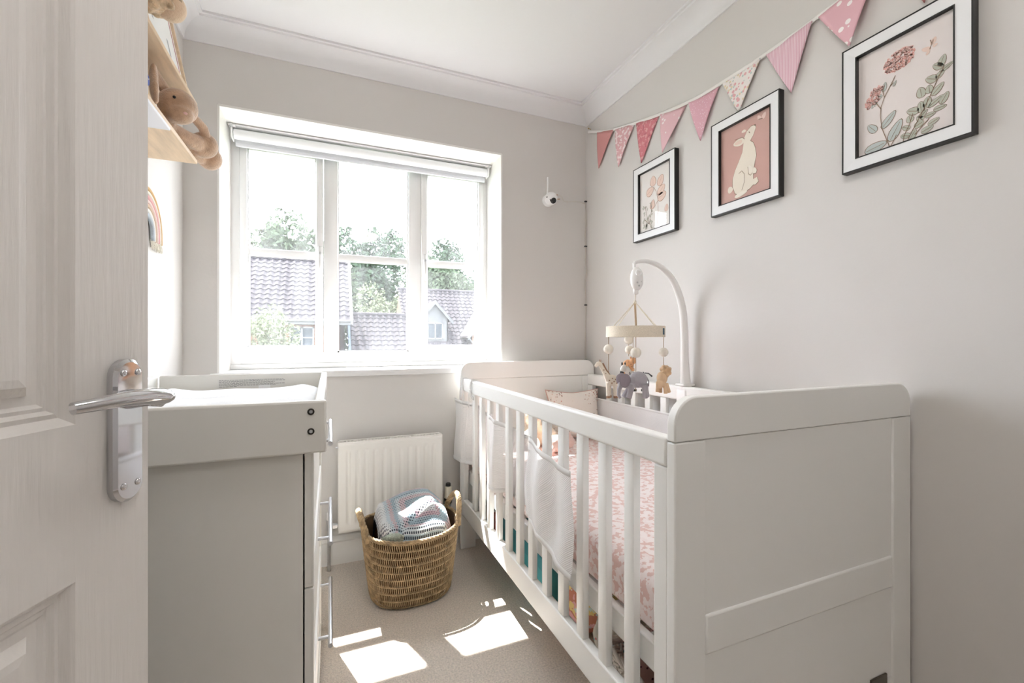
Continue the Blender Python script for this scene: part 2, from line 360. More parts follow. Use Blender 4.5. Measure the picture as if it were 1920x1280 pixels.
# ================================================================ CRIB
cr = thing('cot_bed', (1.0, 1.4, 0), 'white painted wooden cot bed with slatted sides along the right wall', 'crib')
CX0, CX1, CY0, CY1 = .605, 1.388, .648, 2.139
def arcpanel(x0, x1, z0, z1, r):
    p = [(x0, z0), (x1, z0)]+[(x1-r+r*math.cos(a), z1-r+r*math.sin(a)) for a in [PI/2*i/8 for i in range(9)]]+[(x0+r-r*math.sin(a), z1-r+r*math.cos(a)) for a in [PI/2*i/8 for i in range(9)]]
    return p
def bev(o, wdt=.003, seg=2):
    md = o.modifiers.new('bevel', 'BEVEL'); md.width = wdt; md.segments = seg; md.limit_method = 'ANGLE'; md.angle_limit = math.radians(40); o.data.shade_smooth(); o.data.set_sharp_from_angle(angle=math.radians(40)); return o
for ya, yb, sg in ((CY0, CY0+.022, -1), (CY1-.022, CY1, 1)):
    yo = ya if sg < 0 else yb
    # outward faces carry a cap board, stiles and rails standing proud of a panel
    capb = obj('end_cap', MB().prism(arcpanel(CX0, CX1, .850, .936, .055), (0, ya, 0), (1, 0, 0), (0, 0, 1), (0, yb-ya, 0)), M_crib, cr); bev(capb)
    q = .004
    pn = obj('end_panel', bx(CX0+.06, CX1-.06, ya+q, yb-q, .17, .8485), M_crib, cr)
    bev(obj('end_post', bx(CX0, CX0+.078, ya, yb, 0, .8485), M_crib, cr)); bev(obj('end_post', bx(CX1-.078, CX1, ya, yb, 0, .8485), M_crib, cr))
    for z0, z1 in ((.423, .503), (.12, .20)): bev(obj('end_rail', bx(CX0+.0785, CX1-.0785, ya, yb, z0, z1), M_crib, cr), .005)
    if sg < 0: bev(obj('badge', bx(1.22, 1.285, ya-.0005, ya+q, .188, .214), mat('bronze_badge', (.12, .10, .08), .4, .7), cr), .001)
IY0, IY1 = CY0+.0225, CY1-.0225
for x0, x1 in ((CX0+.001, CX0+.027), (CX1-.045, CX1-.019)):
    bev(obj('top_rail', bx(x0-.002, x1+.002, IY0, IY1, .797, .856), M_crib, cr), .006, 3)
    bev(obj('bottom_rail', bx(x0, x1, IY0, IY1, .180, .262), M_crib, cr), .004)
    bev(obj('side_post', bx(x0, x1, IY0, IY0+.038, .2625, .7965), M_crib, cr)); bev(obj('side_post', bx(x0, x1, IY1-.045, IY1, .2625, .7965), M_crib, cr))
    sd = me('slat', bx(-.0095, .0095, -.0175, .0175, -.267, .267, b=.003), M_crib, True, 40)
    for i in range(12):
        yy = .914-.0175+.103*(i-1)
        o = place('slat', sd, cr, ((x0+x1)/2-1.0, yy-1.4, .5295)); 
bev(obj('bed_base_rail', bx(CX0+.034, CX0+.056, IY0+.002, IY1-.002, .335, .396), M_crib, cr)); bev(obj('bed_base_rail', bx(CX1-.07, CX1-.05, IY0+.002, IY1-.002, .335, .396), M_crib, cr))
sd = me('base_slat', bx(-.34, .34, -.035, .035, -.007, .007), M_crib)
for i in range(11): place('base_slat', sd, cr, ((CX0+CX1)/2-1.005, .75+.13*i-1.4, .385))
for y, z in ((2.112, .53), (2.112, .20)): obj('bolt_cap', MB().tube([(.690, y+.007, z), (.690, y-.003, z)], .008, 12), M_steel, cr, smooth=True, auto=50)

# mattress with fitted floral sheet
M_sheet = pattern('pink_floral_sheet', (.745, .54, .50), [((.86, .76, .74), 0, .52), ((.88, .80, .78), 3.3, .54)], 48, 'noise')
mt = MB()
def rbox(x0, x1, y0, y1, z0, z1, r, b, wob=0):
    bm = bmesh.new(); bmesh.ops.create_cube(bm, size=1); bmesh.ops.scale(bm, vec=(x1-x0, y1-y0, z1-z0), verts=bm.verts)
    bmesh.ops.bevel(bm, geom=bm.edges[:], offset=r, segments=b, profile=.5, affect='EDGES'); bm.verts.index_update()
    c = Vector(((x0+x1)/2, (y0+y1)/2, (z0+z1)/2)); m = MB().add([v.co+c for v in bm.verts], [[v.index for v in f.verts] for f in bm.faces]); bm.free(); return m
mo = obj('crib_mattress', rbox(CX0+.046, CX1-.064, IY0+.004, IY1-.004, .397, .525, .028, 4), M_sheet, smooth=True, auto=60)
tag(mo, 'cot mattress in a dusky pink sheet printed with white flowers', 'mattress')

# ---------------------------------------------------------------- white mesh liners woven through the slats
M_mesh = sheer('white_mesh_fabric', (.93, .93, .94), .08)
N, L = nt(M_mesh); wv = N.new('ShaderNodeTexWave'); wv.bands_direction = 'DIAGONAL'; wv.inputs['Scale'].default_value = 110; tcx = N.new('ShaderNodeTexCoord'); L.new(tcx.outputs['Object'], wv.inputs['Vector'])
bp = N.new('ShaderNodeBump'); bp.inputs['Strength'].default_value = .5; bp.inputs['Distance'].default_value = .002; L.new(wv.outputs['Fac'], bp.inputs['Height']); L.new(bp.outputs[0], N['Principled BSDF'].inputs['Normal'])
M_hem = sheer('white_hem_tape', (.90, .90, .90), .03)
def interp(tab, y):
    for a, b in zip(tab, tab[1:]):
        if a[0] <= y <= b[0]:
            t = (y-a[0])/(b[0]-a[0]); t = t*t*(3-2*t); return [p+(q-p)*t for p, q in zip(a[1:], b[1:])]
    return list(tab[0][1:] if y < tab[0][0] else tab[-1][1:])
# y, x, bottom z, top z along the path (front side: outside, inside, outside ...)
OUT, INN = .594, .642
path = [(1.000, OUT, .412, .700), (1.06, OUT-.004, .42, .702), (1.12, OUT-.006, .435, .716), (1.20, OUT-.010, .447, .722), (1.27, OUT-.002, .462, .735), (1.315, .612, .47, .73), (1.37, INN, .47, .715), (1.5, INN, .46, .72), (1.555, .63, .46, .725), (1.60, OUT, .452, .735), (1.655, OUT, .452, .745), (1.70, .625, .455, .74), (1.76, INN, .46, .73), (1.98, INN, .455, .745), (2.035, .61, .452, .75), (2.06, OUT-.001, .452, .752), (2.150, OUT-.003, .452, .756)]
def liner(name, path, y0, y1, label, grp, ties, wave, hang=.0):
    t = thing(name, (path[0][1], (y0+y1)/2, .45), label, 'crib liner', grp)
    nu = int((y1-y0)/.006)
    def X(y, z0, z1, v): return wave*math.sin(y*46+v*2.2)*(.4+.6*math.sin(PI*v))+wave*.7*math.sin(y*17+v*5)
    def f(u, v):
        y = y0+(y1-y0)*u; x, a, b = interp(path, y); return (x+X(y, a, b, v)-wave, y+.006*math.sin(v*6+y*9), a+(b-a)*v)
    obj('mesh_panel', MB().grid(f, nu, 14), M_mesh, t, smooth=True)
    def hem(v0, v1, off):
        def g(u, v): 
            p = f(u, v0+(v1-v0)*v); return (p[0]-off, p[1], p[2])
        return MB().grid(g, nu, 2)
    obj('hem', hem(-.004, .055, .0012), M_hem, t, smooth=True, solid=.0008); obj('hem', hem(.945, 1.004, .0012), M_hem, t, smooth=True, solid=.0008)
    for ty in ties:
        x, a, b = interp(path, ty); mb = MB(); sg = 1 if x < 1 else -1
        tx = CX0 if sg > 0 else CX1-.047
        for s in (-1, 1):
            mb.tube([(x-.003*sg, ty, b-.01), (tx-.006*sg, ty+.004*s, .79), (tx-.009*sg, ty+.003*s, .835), (tx-.004*sg, ty+.002*s, .8585), (tx+.012*sg, ty, .8605), (tx+.032*sg, ty-.002*s, .855), (tx+.034*sg, ty, .80)], (.0045, .0012), 6)
            mb.tube([(tx-.009*sg, ty, .815), (tx-.013*sg, ty+.013*s, .80), (tx-.012*sg, ty+.02*s, .765), (tx-.010*sg, ty+.024*s, .735)], (.0045, .0012), 6)
        mb.ball((tx-.010*sg, ty, .815), (.006, .008, .007))
        obj('tie', mb, M_hem, t, smooth=True)
liner('cot_liner', path, 1.0, 2.15, 'white mesh liner woven in and out of the front slats and tied on', 'cot liners', (1.93, 2.075), .0065)
bp_ = [(.75, CX1-.055, .56, .735), (2.1, CX1-.055, .56, .735)]
liner('cot_liner', bp_, .75, 2.08, 'white mesh liner lying flat inside the cot along the wall', 'cot liners', (), .002)

# ---------------------------------------------------------------- cushion and soft toy in the crib
M_cush = mat('cushion_linen', (.80, .745, .69), .95, bump=.2, bscale=300)
def cushion(name, c, w_, h_, th, R, m, label, cat, parent=None):
    mb = MB(); n = 20
    for s in (1, -1):
        def f(u, v, s=s):
            a, b = u*2-1, v*2-1; pin = 1-.15*(1-abs(a)**1.5)*abs(b)**3-.0; pin2 = 1-.15*(1-abs(b)**1.5)*abs(a)**3
            d = th*((1-a**4)*(1-b**4))**.55
            return Vector(c)+R @ Vector((a*w_/2*pin2, s*d*.5, b*h_/2*pin))
        mb.grid(f, n, n)
    return mb
t = thing('cushion', (1.08, 2.03, .53), 'cream cushion with scattered brown and pink dots at its corners', 'cushion')
Rc = Matrix.Rotation(math.radians(-10), 3, 'Z') @ Matrix.Rotation(math.radians(-17), 3, 'X')
cc = Vector((1.200, 2.018, .652))
obj('cover', cushion('', cc, .30, .27, .10, Rc, None, '', ''), M_cush, t, smooth=True)
pk = MB()
pk_n = 20
edge = []
for i in range(64):
    a = 2*PI*i/64; ca, sa = math.cos(a), math.sin(a); k = 1/max(abs(ca), abs(sa)); A, B = ca*k, sa*k
    pin = 1-.15*(1-abs(A)**1.5)*abs(B)**3; pin2 = 1-.15*(1-abs(B)**1.5)*abs(A)**3
    edge.append(cc+Rc @ Vector((A*.15*pin2, 0, B*.135*pin)))
obj('piping', MB().tube(edge, .0028, 8, closed=True), mat('pink_piping', (.62, .38, .33), .9), t, smooth=True)
dots = MB(); cols = [(.40, .22, .18), (.62, .34, .30), (.72, .52, .42), (.33, .24, .20)]
for sx in (-1, 1):
    for sz in (-1, 1):
        for i in range(34):
            a = sx*(.96-abs(rnd.gauss(0, .30))); b = sz*(.96-abs(rnd.gauss(0, .42)))
            if abs(a) > .95 or abs(b) > .95: continue
            pin = 1-.15*(1-abs(a)**1.5)*abs(b)**3; pin2 = 1-.15*(1-abs(b)**1.5)*abs(a)**3
            d = .10*((1-a**4)*(1-b**4))**.55
            p = cc+Rc @ Vector((a*.15*pin2, -d*.5-.0006, b*.135*pin)); dots.cur = rnd.choice(cols); r = rnd.uniform(.0018, .0038)
            dots.ball(p, (r, .0012, r*.8), 6, 4, R=Rc)
obj('dot_print', dots, vcol('dot_ink'), t, kind='stuff')
# blanket / soft toy heap beside the cushion
M_cream = mat('cream_plush', (.76, .66, .53), 1, bump=.8, bscale=160, sheen=.5)
t = thing('soft_toy', (.83, 1.99, .53), 'cream plush toy sitting behind the cot slats', 'soft toy')
mb = MB().ball((.94, 2.01, .585), (.075, .055, .062)).ball((.925, 1.965, .668), (.052, .048, .046)).ball((.885, 1.975, .712), (.017, .012, .022)).ball((.962, 1.975, .712), (.017, .012, .022))
mb.tube([(.92, 1.96, .62), (.87, 1.93, .585), (.86, 1.90, .565)], [.026, .025, .028], 10).tube([(.95, 1.96, .62), (.995, 1.92, .60), (1.005, 1.89, .575)], [.026, .025, .028], 10)
mb.tube([(.91, 1.97, .565), (.89, 1.90, .556), (.885, 1.85, .56)], [.034, .03, .032], 10).tube([(.965, 1.97, .565), (.975, 1.91, .556), (.98, 1.87, .56)], [.034, .03, .032], 10)
blend('body', mb, M_cream, t, .006)
obj('muzzle', MB().ball((.925, 1.922, .660), (.020, .012, .015)), mat('peach_felt', (.80, .55, .42), .9), t, smooth=True)
for x in (.907, .943): obj('eye', MB().ball((x, 1.921, .680), .0045), M_black, t, smooth=True)
t = thing('soft_toy', (.97, 1.80, .53), 'small peach pink plush toy lying before the cream cushion', 'soft toy')
mb = MB().ball((.97, 1.80, .566), (.055, .042, .040)).ball((1.025, 1.79, .572), (.038, .034, .034)).ball((1.04, 1.815, .604), (.012, .008, .018)).ball((1.025, 1.77, .606), (.010, .008, .016))
mb.tube([(.94, 1.78, .55), (.91, 1.755, .545)], [.018, .017], 8).tube([(.98, 1.77, .55), (.97, 1.745, .545)], [.018, .016], 8)
blend('body', mb, mat('peach_plush', (.74, .54, .48), 1, bump=.8, bscale=160, sheen=.5), t, .005)

# ================================================================ BABY MOBILE
mo_ = thing('baby_mobile', (1.36, 1.40, .80), 'white cot mobile arm with felt animals hanging from a linen ring', 'mobile')
def MP(px, py, y=1.40):   # measured outline of the arm, in its own vertical plane across the cot
    th = math.radians(22.6); dx = math.sin(th)+math.cos(th)*(px-960)/820; dy = math.cos(th)-math.sin(th)*(px-960)/820; k = y/dy
    return (dx*k, y, 1.045+(638-py)/820*k)
arm = [MP(1286, 752), MP(1286, 735), MP(1285, 712), MP(1283.5, 674), MP(1283.5, 638), MP(1282, 602.6), MP(1278.5, 573), MP(1271, 546), MP(1259, 521), MP(1241, 501.6), MP(1217.6, 491), MP(1200, 490), MP(1189, 493)]
arr = [(.028, .026), (.027, .024), (.021, .019), (.017, .015), (.0165, .015), (.016, .0145), (.0155, .014), (.0145, .013), (.013, .012), (.0115, .010), (.009, .008), (.007, .006), (.006, .005)]
def smoothpath(P, R, k=4):
    P = [Vector(p) for p in P]; q = []; rr = []
    for i in range(len(P)-1):
        a, b, c, d = P[max(i-1, 0)], P[i], P[i+1], P[min(i+2, len(P)-1)]
        for j in range(k):
            t = j/k; q.append(.5*((2*b)+(c-a)*t+(2*a-5*b+4*c-d)*t*t+(3*b-3*c+d-a)*t**3)); rr.append(tuple(x+(y-x)*t for x, y in zip(R[i], R[i+1])))
    return q+[P[-1]], rr+[R[-1]]
q, rr = smoothpath(arm, arr)
obj('arm', MB().tube(q, rr, 18), M_mobile, mo_, smooth=True, auto=60)
bxx = arm[0][0]
obj('clamp', MB().box(bxx-.028, bxx+.024, 1.372, 1.428, .70, .845, b=.008).box(1.330, 1.392, 1.375, 1.425, .857, .866, b=.003), M_mobile, mo_, smooth=True, auto=50)
tipx, _, tipz = arm[-1]
mcx = tipx
hk = MB().tube([(tipx, 1.4, tipz), (tipx, 1.4, tipz-.022)], [.006, .005], 10)
mbx = MB().ball((mcx, 1.385, 1.285), (.026, .022, .046), 20, 14).ball((mcx+.014, 1.40, 1.283), (.026, .020, .042), 20, 14).tube([(mcx, 1.39, 1.25), (mcx, 1.39, 1.225)], [.011, .009], 12).add(hk.v, hk.f)
bx_ = obj('music_box', mbx, M_mobile, mo_, smooth=True)
obj('dial', MB().lathe([(.014, 0), (.014, .004), (.009, .006), (.008, .003), (.001, .003)], (mcx-.006, 1.366, 1.305), 20, T=Matrix.Rotation(PI/2, 3, 'X')), M_plastic, bx_, smooth=True, auto=40)
for a, b in ((.008, 1.272), (-.008, 1.268), (0, 1.256)): obj('button', MB().ball((mcx-.002+a, 1.367, b), (.004, .003, .004), 10, 6), mat('grey_button', (.6, .6, .6), .4), bx_, smooth=True)
RC = Vector((1.107, 1.40, 1.079)); RR = .112
rg_ = MB().lathe([(RR-.004, -.021), (RR, -.021), (RR, .021), (RR-.004, .021), (RR-.004, -.021)], RC, 48, cap=False)
ring = obj('ring', rg_, mat('oat_linen', (.76, .68, .56), .95, bump=.6, bscale=500, noise=.1, nscale=300), mo_, smooth=True, auto=40, label='oatmeal linen covered ring')
a0 = math.radians(-62)
obj('tag', MB().box(-.0005, .0015, -.006, .006, -.012, .012, T=Matrix.Translation(RC+Vector((math.cos(a0)*RR, math.sin(a0)*RR, 0))) @ Matrix.Rotation(a0, 4, 'Z')), mat('navy_tag', (.10, .16, .22), .8), ring)
apex = Vector((mcx, 1.395, 1.195))
hub = MB().ball(apex, (.006, .006, .008)).tube([apex, (mcx, 1.39, 1.228)], .0015, 6)
obj('knot', hub, M_rope, mo_, smooth=True)
for k in range(4):
    a = math.radians(185+90*k)
    obj('cord', MB().tube([apex, RC+Vector((math.cos(a)*(RR-.003), math.sin(a)*(RR-.003), .02))], .0018, 6), M_rope, mo_)
obj('ribbon', MB().tube([apex, (RC.x+.004, RC.y, 1.10), (RC.x+.004, RC.y, 1.06)], (.005, .0015), 8), mat('tan_ribbon', (.60, .46, .32), .9, bump=.6, bscale=500), mo_)
M_thread = mat('brown_thread', (.36, .24, .14), .9)
def string(p, zt, zb): obj('string', MB().tube([(p[0], p[1], zt), (p[0], p[1], zb)], .0012, 6), M_thread, mo_)
def felt(p, z, r=.0195):
    obj('felt_ball', MB().ball((p[0], p[1], z), r, 18, 12), M_felt, mo_, smooth=True)
th0 = math.radians(22.6); Fv = Vector((math.sin(th0), math.cos(th0), 0)); Rv = Vector((math.cos(th0), -math.sin(th0), 0))
def at(r, f): p = RC+Rv*r+Fv*f; return (p.x, p.y)
gi, el, zb, lp, ln = at(-.107, -.01), at(-.026, -.100), at(.0, .03), at(.001, .100), at(.108, -.01)
string(gi, 1.06, .90); felt(gi, 1.011); string(el, 1.06, .86); felt(el, 1.000); string(lp, 1.06, .98); felt(lp, 1.047, .019); felt(at(.003, .098), 1.006, .018)
string(ln, 1.06, .90); felt(ln, .999, .018); string(zb, 1.06, .93)
def beast(name, o, mb, m, label, vox=.0022):
    return blend(name, mb, m, mo_, vox, 4, label)
def loc(o, z): return lambda r, f, h: Vector((o[0], o[1], z))+Rv*r+Fv*f+Vector((0, 0, h))
# elephant: side on, head to the left
e = loc(el, .905)
mb = MB().ball(e(.008, 0, -.005), (.036, .026, .031), R=Matrix.Rotation(-th0, 3, 'Z')).ball(e(-.038, -.004, -.014), (.023, .021, .023))
mb.tube([e(-.055, -.006, -.018), e(-.064, -.01, -.038), e(-.066, -.012, -.062), e(-.060, -.014, -.072)], [.011, .009, .007, .006], 10)
for r, f, tilt in ((-.018, -.014, -.012), (-.012, .012, -.03), (.030, -.014, .0), (.036, .010, .008)): mb.tube([e(r, f, -.02), e(r+tilt*.5, f, -.048), e(r+tilt, f, -.072)], [.013, .0105, .0105], 10)
elo = beast('elephant', el, mb, mat('grey_felt', (.37, .35, .375), 1, bump=.6, bscale=350, sheen=.3), 'lilac grey felt elephant')
obj('ear', MB().ball(e(-.046, -.026, -.006), (.024, .004, .025), R=Matrix.Rotation(-th0+.3, 3, 'Z')), mat('dark_grey_felt', (.27, .23, .26), 1, bump=.6, bscale=350), elo, smooth=True)
obj('ear', MB().ball(e(-.046, .022, -.006), (.022, .004, .024), R=Matrix.Rotation(-th0-.3, 3, 'Z')), MATS['dark_grey_felt'], elo, smooth=True)
obj('tail', MB().tube([e(.040, 0, .005), e(.048, 0, -.012), e(.047, 0, -.030)], [.002, .0018, .0025], 6), MATS['dark_grey_felt'], elo)
# giraffe: neck up to the left
g = loc(gi, .89)
mb = MB().ball(g(.012, 0, .0), (.026, .016, .022), R=Matrix.Rotation(-th0, 3, 'Z')).tube([g(-.002, 0, .008), g(-.018, 0, .034), g(-.032, 0, .062)], [.014, .009, .008], 10).ball(g(-.038, 0, .064), (.013, .008, .009), R=Matrix.Rotation(-th0, 3, 'Z'))
mb.tube([g(-.045, 0, .062), g(-.052, 0, .052)], [.007, .006], 8)
for r, f in ((-.004, -.008), (.004, .008), (.024, -.008), (.030, .008)): mb.tube([g(r, f, -.008), g(r, f, -.040), g(r+.002, f, -.066)], [.0095, .0075, .0075], 8)
gio = beast('giraffe', gi, mb, mat('ivory_felt', (.78, .71, .60), 1, bump=.5, bscale=350), 'ivory felt giraffe with small brown patches')
M_brownf = mat('brown_felt', (.36, .22, .14), 1, bump=.5, bscale=350)
obj('mane', MB().tube([g(-.022, 0, .066), g(-.010, 0, .042), g(.006, 0, .018)], (.003, .0025), 6), M_brownf, gio)
for r in (-.036, -.031): obj('horn', MB().tube([g(r, 0, .07), g(r+.001, 0, .08)], .0018, 6), M_brownf, gio)
obj('tail', MB().tube([g(.034, 0, .008), g(.050, 0, .004), g(.058, 0, -.004)], .0016, 6), M_brownf, gio)
sp = MB()
for r, h in ((.0, .0), (.012, .008), (.024, .004), (.010, -.010), (.028, -.010), (-.012, .026), (-.020, .040), (.018, -.004)): sp.ball(g(r, -.0155 if r > -.005 else -.009, h), (.003, .0015, .0028), 6, 4)
obj('patches', sp, M_brownf, gio, kind='stuff')
for r, f in ((-.004, -.008), (.004, .008), (.024, -.008), (.030, .008)): obj('hoof', MB().tube([g(r+.0015, f, -.060), g(r+.002, f, -.069)], .0083, 8), M_brownf, gio)
# zebra behind the elephant
z_ = loc(zb, .915)
mb = MB().ball(z_(.01, 0, -.012), (.036, .018, .020), R=Matrix.Rotation(-th0, 3, 'Z')).tube([z_(-.016, 0, -.002), z_(-.030, 0, .022)], [.014, .012], 10).ball(z_(-.040, -.004, .018), (.012, .011, .018), R=Matrix.Rotation(.5, 3, 'Y'))
for r in (-.012, .0, .034, .042): mb.tube([z_(r, 0, -.02), z_(r+.004, 0, -.045), z_(r+.006, 0, -.070)], [.010, .008, .0075], 8)
zo = beast('zebra', zb, mb, mat('zebra_felt', (.80, .78, .74), 1, bump=.5, bscale=350), 'white felt zebra with dark grey stripes')
M_dgf = mat('charcoal_felt', (.07, .075, .08), 1, bump=.5, bscale=300)
st = MB()
for r in (-.018, -.004, .010, .024, .036): st.tube([z_(r, -.0165, .006), z_(r+.002, -.0195, -.012), z_(r, -.0165, -.026)], .0018, 5)
for h in (-.035, -.045, -.055): st.tube([z_(.033, -.009, h), z_(.047, -.009, h)], .0018, 5)
obj('stripes', st, M_dgf, zo, kind='stuff')
obj('muzzle', MB().ball(z_(-.046, -.006, .003), (.008, .008, .008)), M_dgf, zo, smooth=True)
obj('tail', MB().tube([z_(.046, 0, .0), z_(.062, 0, -.002), z_(.076, 0, -.014)], [.002, .002, .0035], 6), M_dgf, zo)
for r in (-.044, -.032): obj('ear', MB().ball(z_(r, 0, .036), (.0035, .003, .008), 8, 6), M_dgf, zo, smooth=True)
for r in (-.006, .006, .040, .048): obj('hoof', MB().tube([z_(r, 0, -.064), z_(r, 0, -.073)], .008, 8), M_dgf, zo)
# orange leopard, seen from the front
l_ = loc(lp, .93)
mb = MB().ball(l_(-.002, 0, .012), (.021, .026, .024)).ball(l_(.012, -.02, .030), (.013, .012, .014)).tube([l_(.014, -.02, .034), l_(.018, -.018, .052)], [.006, .003], 8)
for r, f in ((-.016, -.01), (-.004, .012), (.010, -.012), (.018, .008)): mb.tube([l_(r, f, .0), l_(r, f, -.022), l_(r+.002, f, -.044)], [.009, .0075, .0075], 8)
lo_ = beast('leopard', lp, mb, mat('apricot_felt', (.70, .38, .20), 1, bump=.5, bscale=350), 'apricot felt leopard with brown spots')
sp = MB()
for i in range(34):
    a, b = rnd.uniform(-.9, .9), rnd.uniform(-.9, .9); sp.ball(l_(-.002+.020*a, -.026*math.sqrt(max(0, 1-a*a*.8-b*b*.5)), .012+.022*b), (.0016, .001, .0016), 5, 4)
obj('spots', sp, M_brownf, lo_, kind='stuff')
obj('nose', MB().ball(l_(.010, -.032, .026), (.003, .002, .002)), M_brownf, lo_)
for r in (.004, .020): obj('ear', MB().ball(l_(r, -.018, .044), (.004, .003, .005), 8, 6), lo_.data.materials[0], lo_, smooth=True)
# lion with a woolly mane, hanging nose down
n_ = loc(ln, .895)
mb = MB().ball(n_(-.006, 0, .004), (.022, .020, .026)).ball(n_(-.016, -.006, -.018), (.017, .015, .018))
for r, f, dr in ((-.022, -.004, -.004), (-.010, .008, 0), (.002, -.006, .004), (.012, .006, .012)): mb.tube([n_(r, f, -.018), n_(r+dr*.5, f, -.036), n_(r+dr, f, -.058+abs(r)*.3)], [.0088, .0078, .0078], 8)
lio = beast('lion', ln, mb, mat('honey_felt', (.72, .52, .34), 1, bump=.5, bscale=350), 'honey coloured felt lion with a woolly mane')
mb = MB()
for i in range(60):
    a = rnd.uniform(0, 2*PI); r = rnd.uniform(.2, 1); mb.ball(n_(.008+.020*r*math.cos(a), rnd.uniform(-.012, .014), .026+.026*r*math.sin(a)), rnd.uniform(.006, .009), 8, 6)
blend('mane', mb, mat('woolly_mane', (.62, .42, .25), 1, bump=1, bscale=300, sheen=.5), lio, .0028, 2)

# ================================================================ CHANGING CHEST
ch = thing('chest_of_drawers', (-.3, 1.33, 0), 'white chest of drawers with shaker fronts and long steel bar handles', 'chest of drawers')
ch.rotation_euler = (0, 0, 0)
CHX0, CHX1, CHY0, CHY1 = -.548, -.048, .93, 1.74
obj('side_panel', bx(CHX0, CHX1, CHY0, CHY0+.018, 0, .858), M_chest, ch); obj('side_panel', bx(CHX0, CHX1, CHY1-.018, CHY1, 0, .858), M_chest, ch)
obj('back_panel', bx(CHX0, CHX0+.008, CHY0+.018, CHY1-.018, .04, .858), M_chest, ch)
obj('top_board', bx(CHX0+.002, CHX1+.024, CHY0+.0, CHY1, .8585, .872), M_chest, ch)
obj('plinth', bx(CHX1-.03, CHX1-.012, CHY0+.018, CHY1-.018, 0, .05), M_chest, ch)
for z0, z1, hz in ((.569, .855, .774), (.284, .565, .511), (.012, .280, .243)):
    x0, x1 = CHX1+.003, CHX1+.019
    dr = obj('drawer', bx(x0, x1-.005, CHY0+.0005, CHY1-.0005, z0, z1), M_chest, ch)
    f4 = MB(); w4 = .055; ya, yb = CHY0+.0005, CHY1-.0005
    f4.box(x1-.0055, x1, ya, ya+w4, z0, z1, b=.001).box(x1-.0055, x1, yb-w4, yb, z0, z1, b=.001).box(x1-.0055, x1, ya+w4, yb-w4, z0, z0+w4-.02, b=.001).box(x1-.0055, x1, ya+w4, yb-w4, z1-w4+.02, z1, b=.001)
    obj('drawer_border', f4, M_chest, dr)
    h = MB().tube([(x1+.030, 1.245, hz), (x1+.030, 1.60, hz)], .0062, 14)
    for y in (1.285, 1.56): h.tube([(x1-.005, y, hz), (x1+.03, y, hz)], .0045, 10)
    obj('bar_handle', h, M_steel, dr, smooth=True, auto=50, label='long brushed steel bar handle')
t = thing('changing_tray', (-.3, 1.30, .832), 'white open changing tray resting on the chest of drawers', 'changing table')
TX0, TX1, TY0, TY1, TZ0, TZ1 = -.552, -.006, .905, 1.715, .832, .931
TZ0b = .8725
bev(obj('tray_end', bx(TX0, TX1, TY0, TY0+.018, TZ0, TZ1), M_chest, t), .004)
bev(obj('tray_end', bx(TX0+.05, TX1-.012, TY1-.0, TY1+.018, TZ0b, TZ1), M_chest, t), .004)
bev(obj('tray_side', bx(TX1-.022, TX1-.004, TY0+.0185, TY1-.0005, TZ0b, TZ1), M_chest, t), .004)
bev(obj('tray_side', bx(TX0+.03, TX0+.048, TY0+.0185, TY1-.0005, TZ0b, TZ1), M_chest, t), .004)
for z in (.911, .874):
    o = obj('bolt', MB().lathe([(.0062, 0), (.0062, .0012), (.0045, .002), (.004, .0006)], (-.033, TY0, z), 18, T=Matrix.Rotation(PI/2, 3, 'X')), M_dark, t, smooth=True, auto=40)
    obj('bolt_socket', MB().tube([(-.033, TY0-.0004, z), (-.033, TY0-.0014, z)], .0034, 6), M_steel, o)
lbx = bx(-.345, -.145, TY1-.0009, TY1-.0002, .886, .9145); lb = obj('instruction_sticker', lbx, mat('sticker_paper', (.74, .735, .71), .5), t)
tx = MB()
for i in range(7):
    z = .912-.0036*i; x = -.340; end = -.345+.2*(1 if i in (0, 1, 4) else .86 if i < 6 else .3)
    while x < end-.006:
        l = rnd.uniform(.004, .011); tx.box(x, min(x+l, end), TY1-.0014, TY1-.0008, z-.0011, z); x += l+.0016
obj('fine_print', tx, mat('print_ink', (.10, .10, .10), .8), lb, kind='stuff')
obj('paper_label', bx(-.225, -.190, TY1-.0028, TY1-.0016, .877, .893), M_mat_white, t)
# padded changing mat
t = thing('changing_mat', (-.28, 1.3, .8725), 'puffy white quilted changing mat lying in the tray', 'changing mat')
def fmat(u, v):
    x = -.495+.462*u; y = .928+.775*v
    e = min(1, min(u, 1-u)/.12)**.5*min(1, min(v, 1-v)/.06)**.5
    roll = math.exp(-((u-.93)/.10)**2)*.014+math.exp(-((u-.07)/.10)**2)*.012
    qy = abs(math.sin((v*3.0+.12+.12*u)*PI))**.45
    z = .8745+e*(.013+.014*qy+roll+.002*math.sin(u*17+v*7))*(1.15-.5*v)
    return (x, y, z)
obj('mat_pad', MB().grid(fmat, 60, 90), M_mat_white, t, smooth=True)
obj('mat_base', bx(-.49, -.038, .93, 1.70, .8725, .8745), M_mat_white, t)

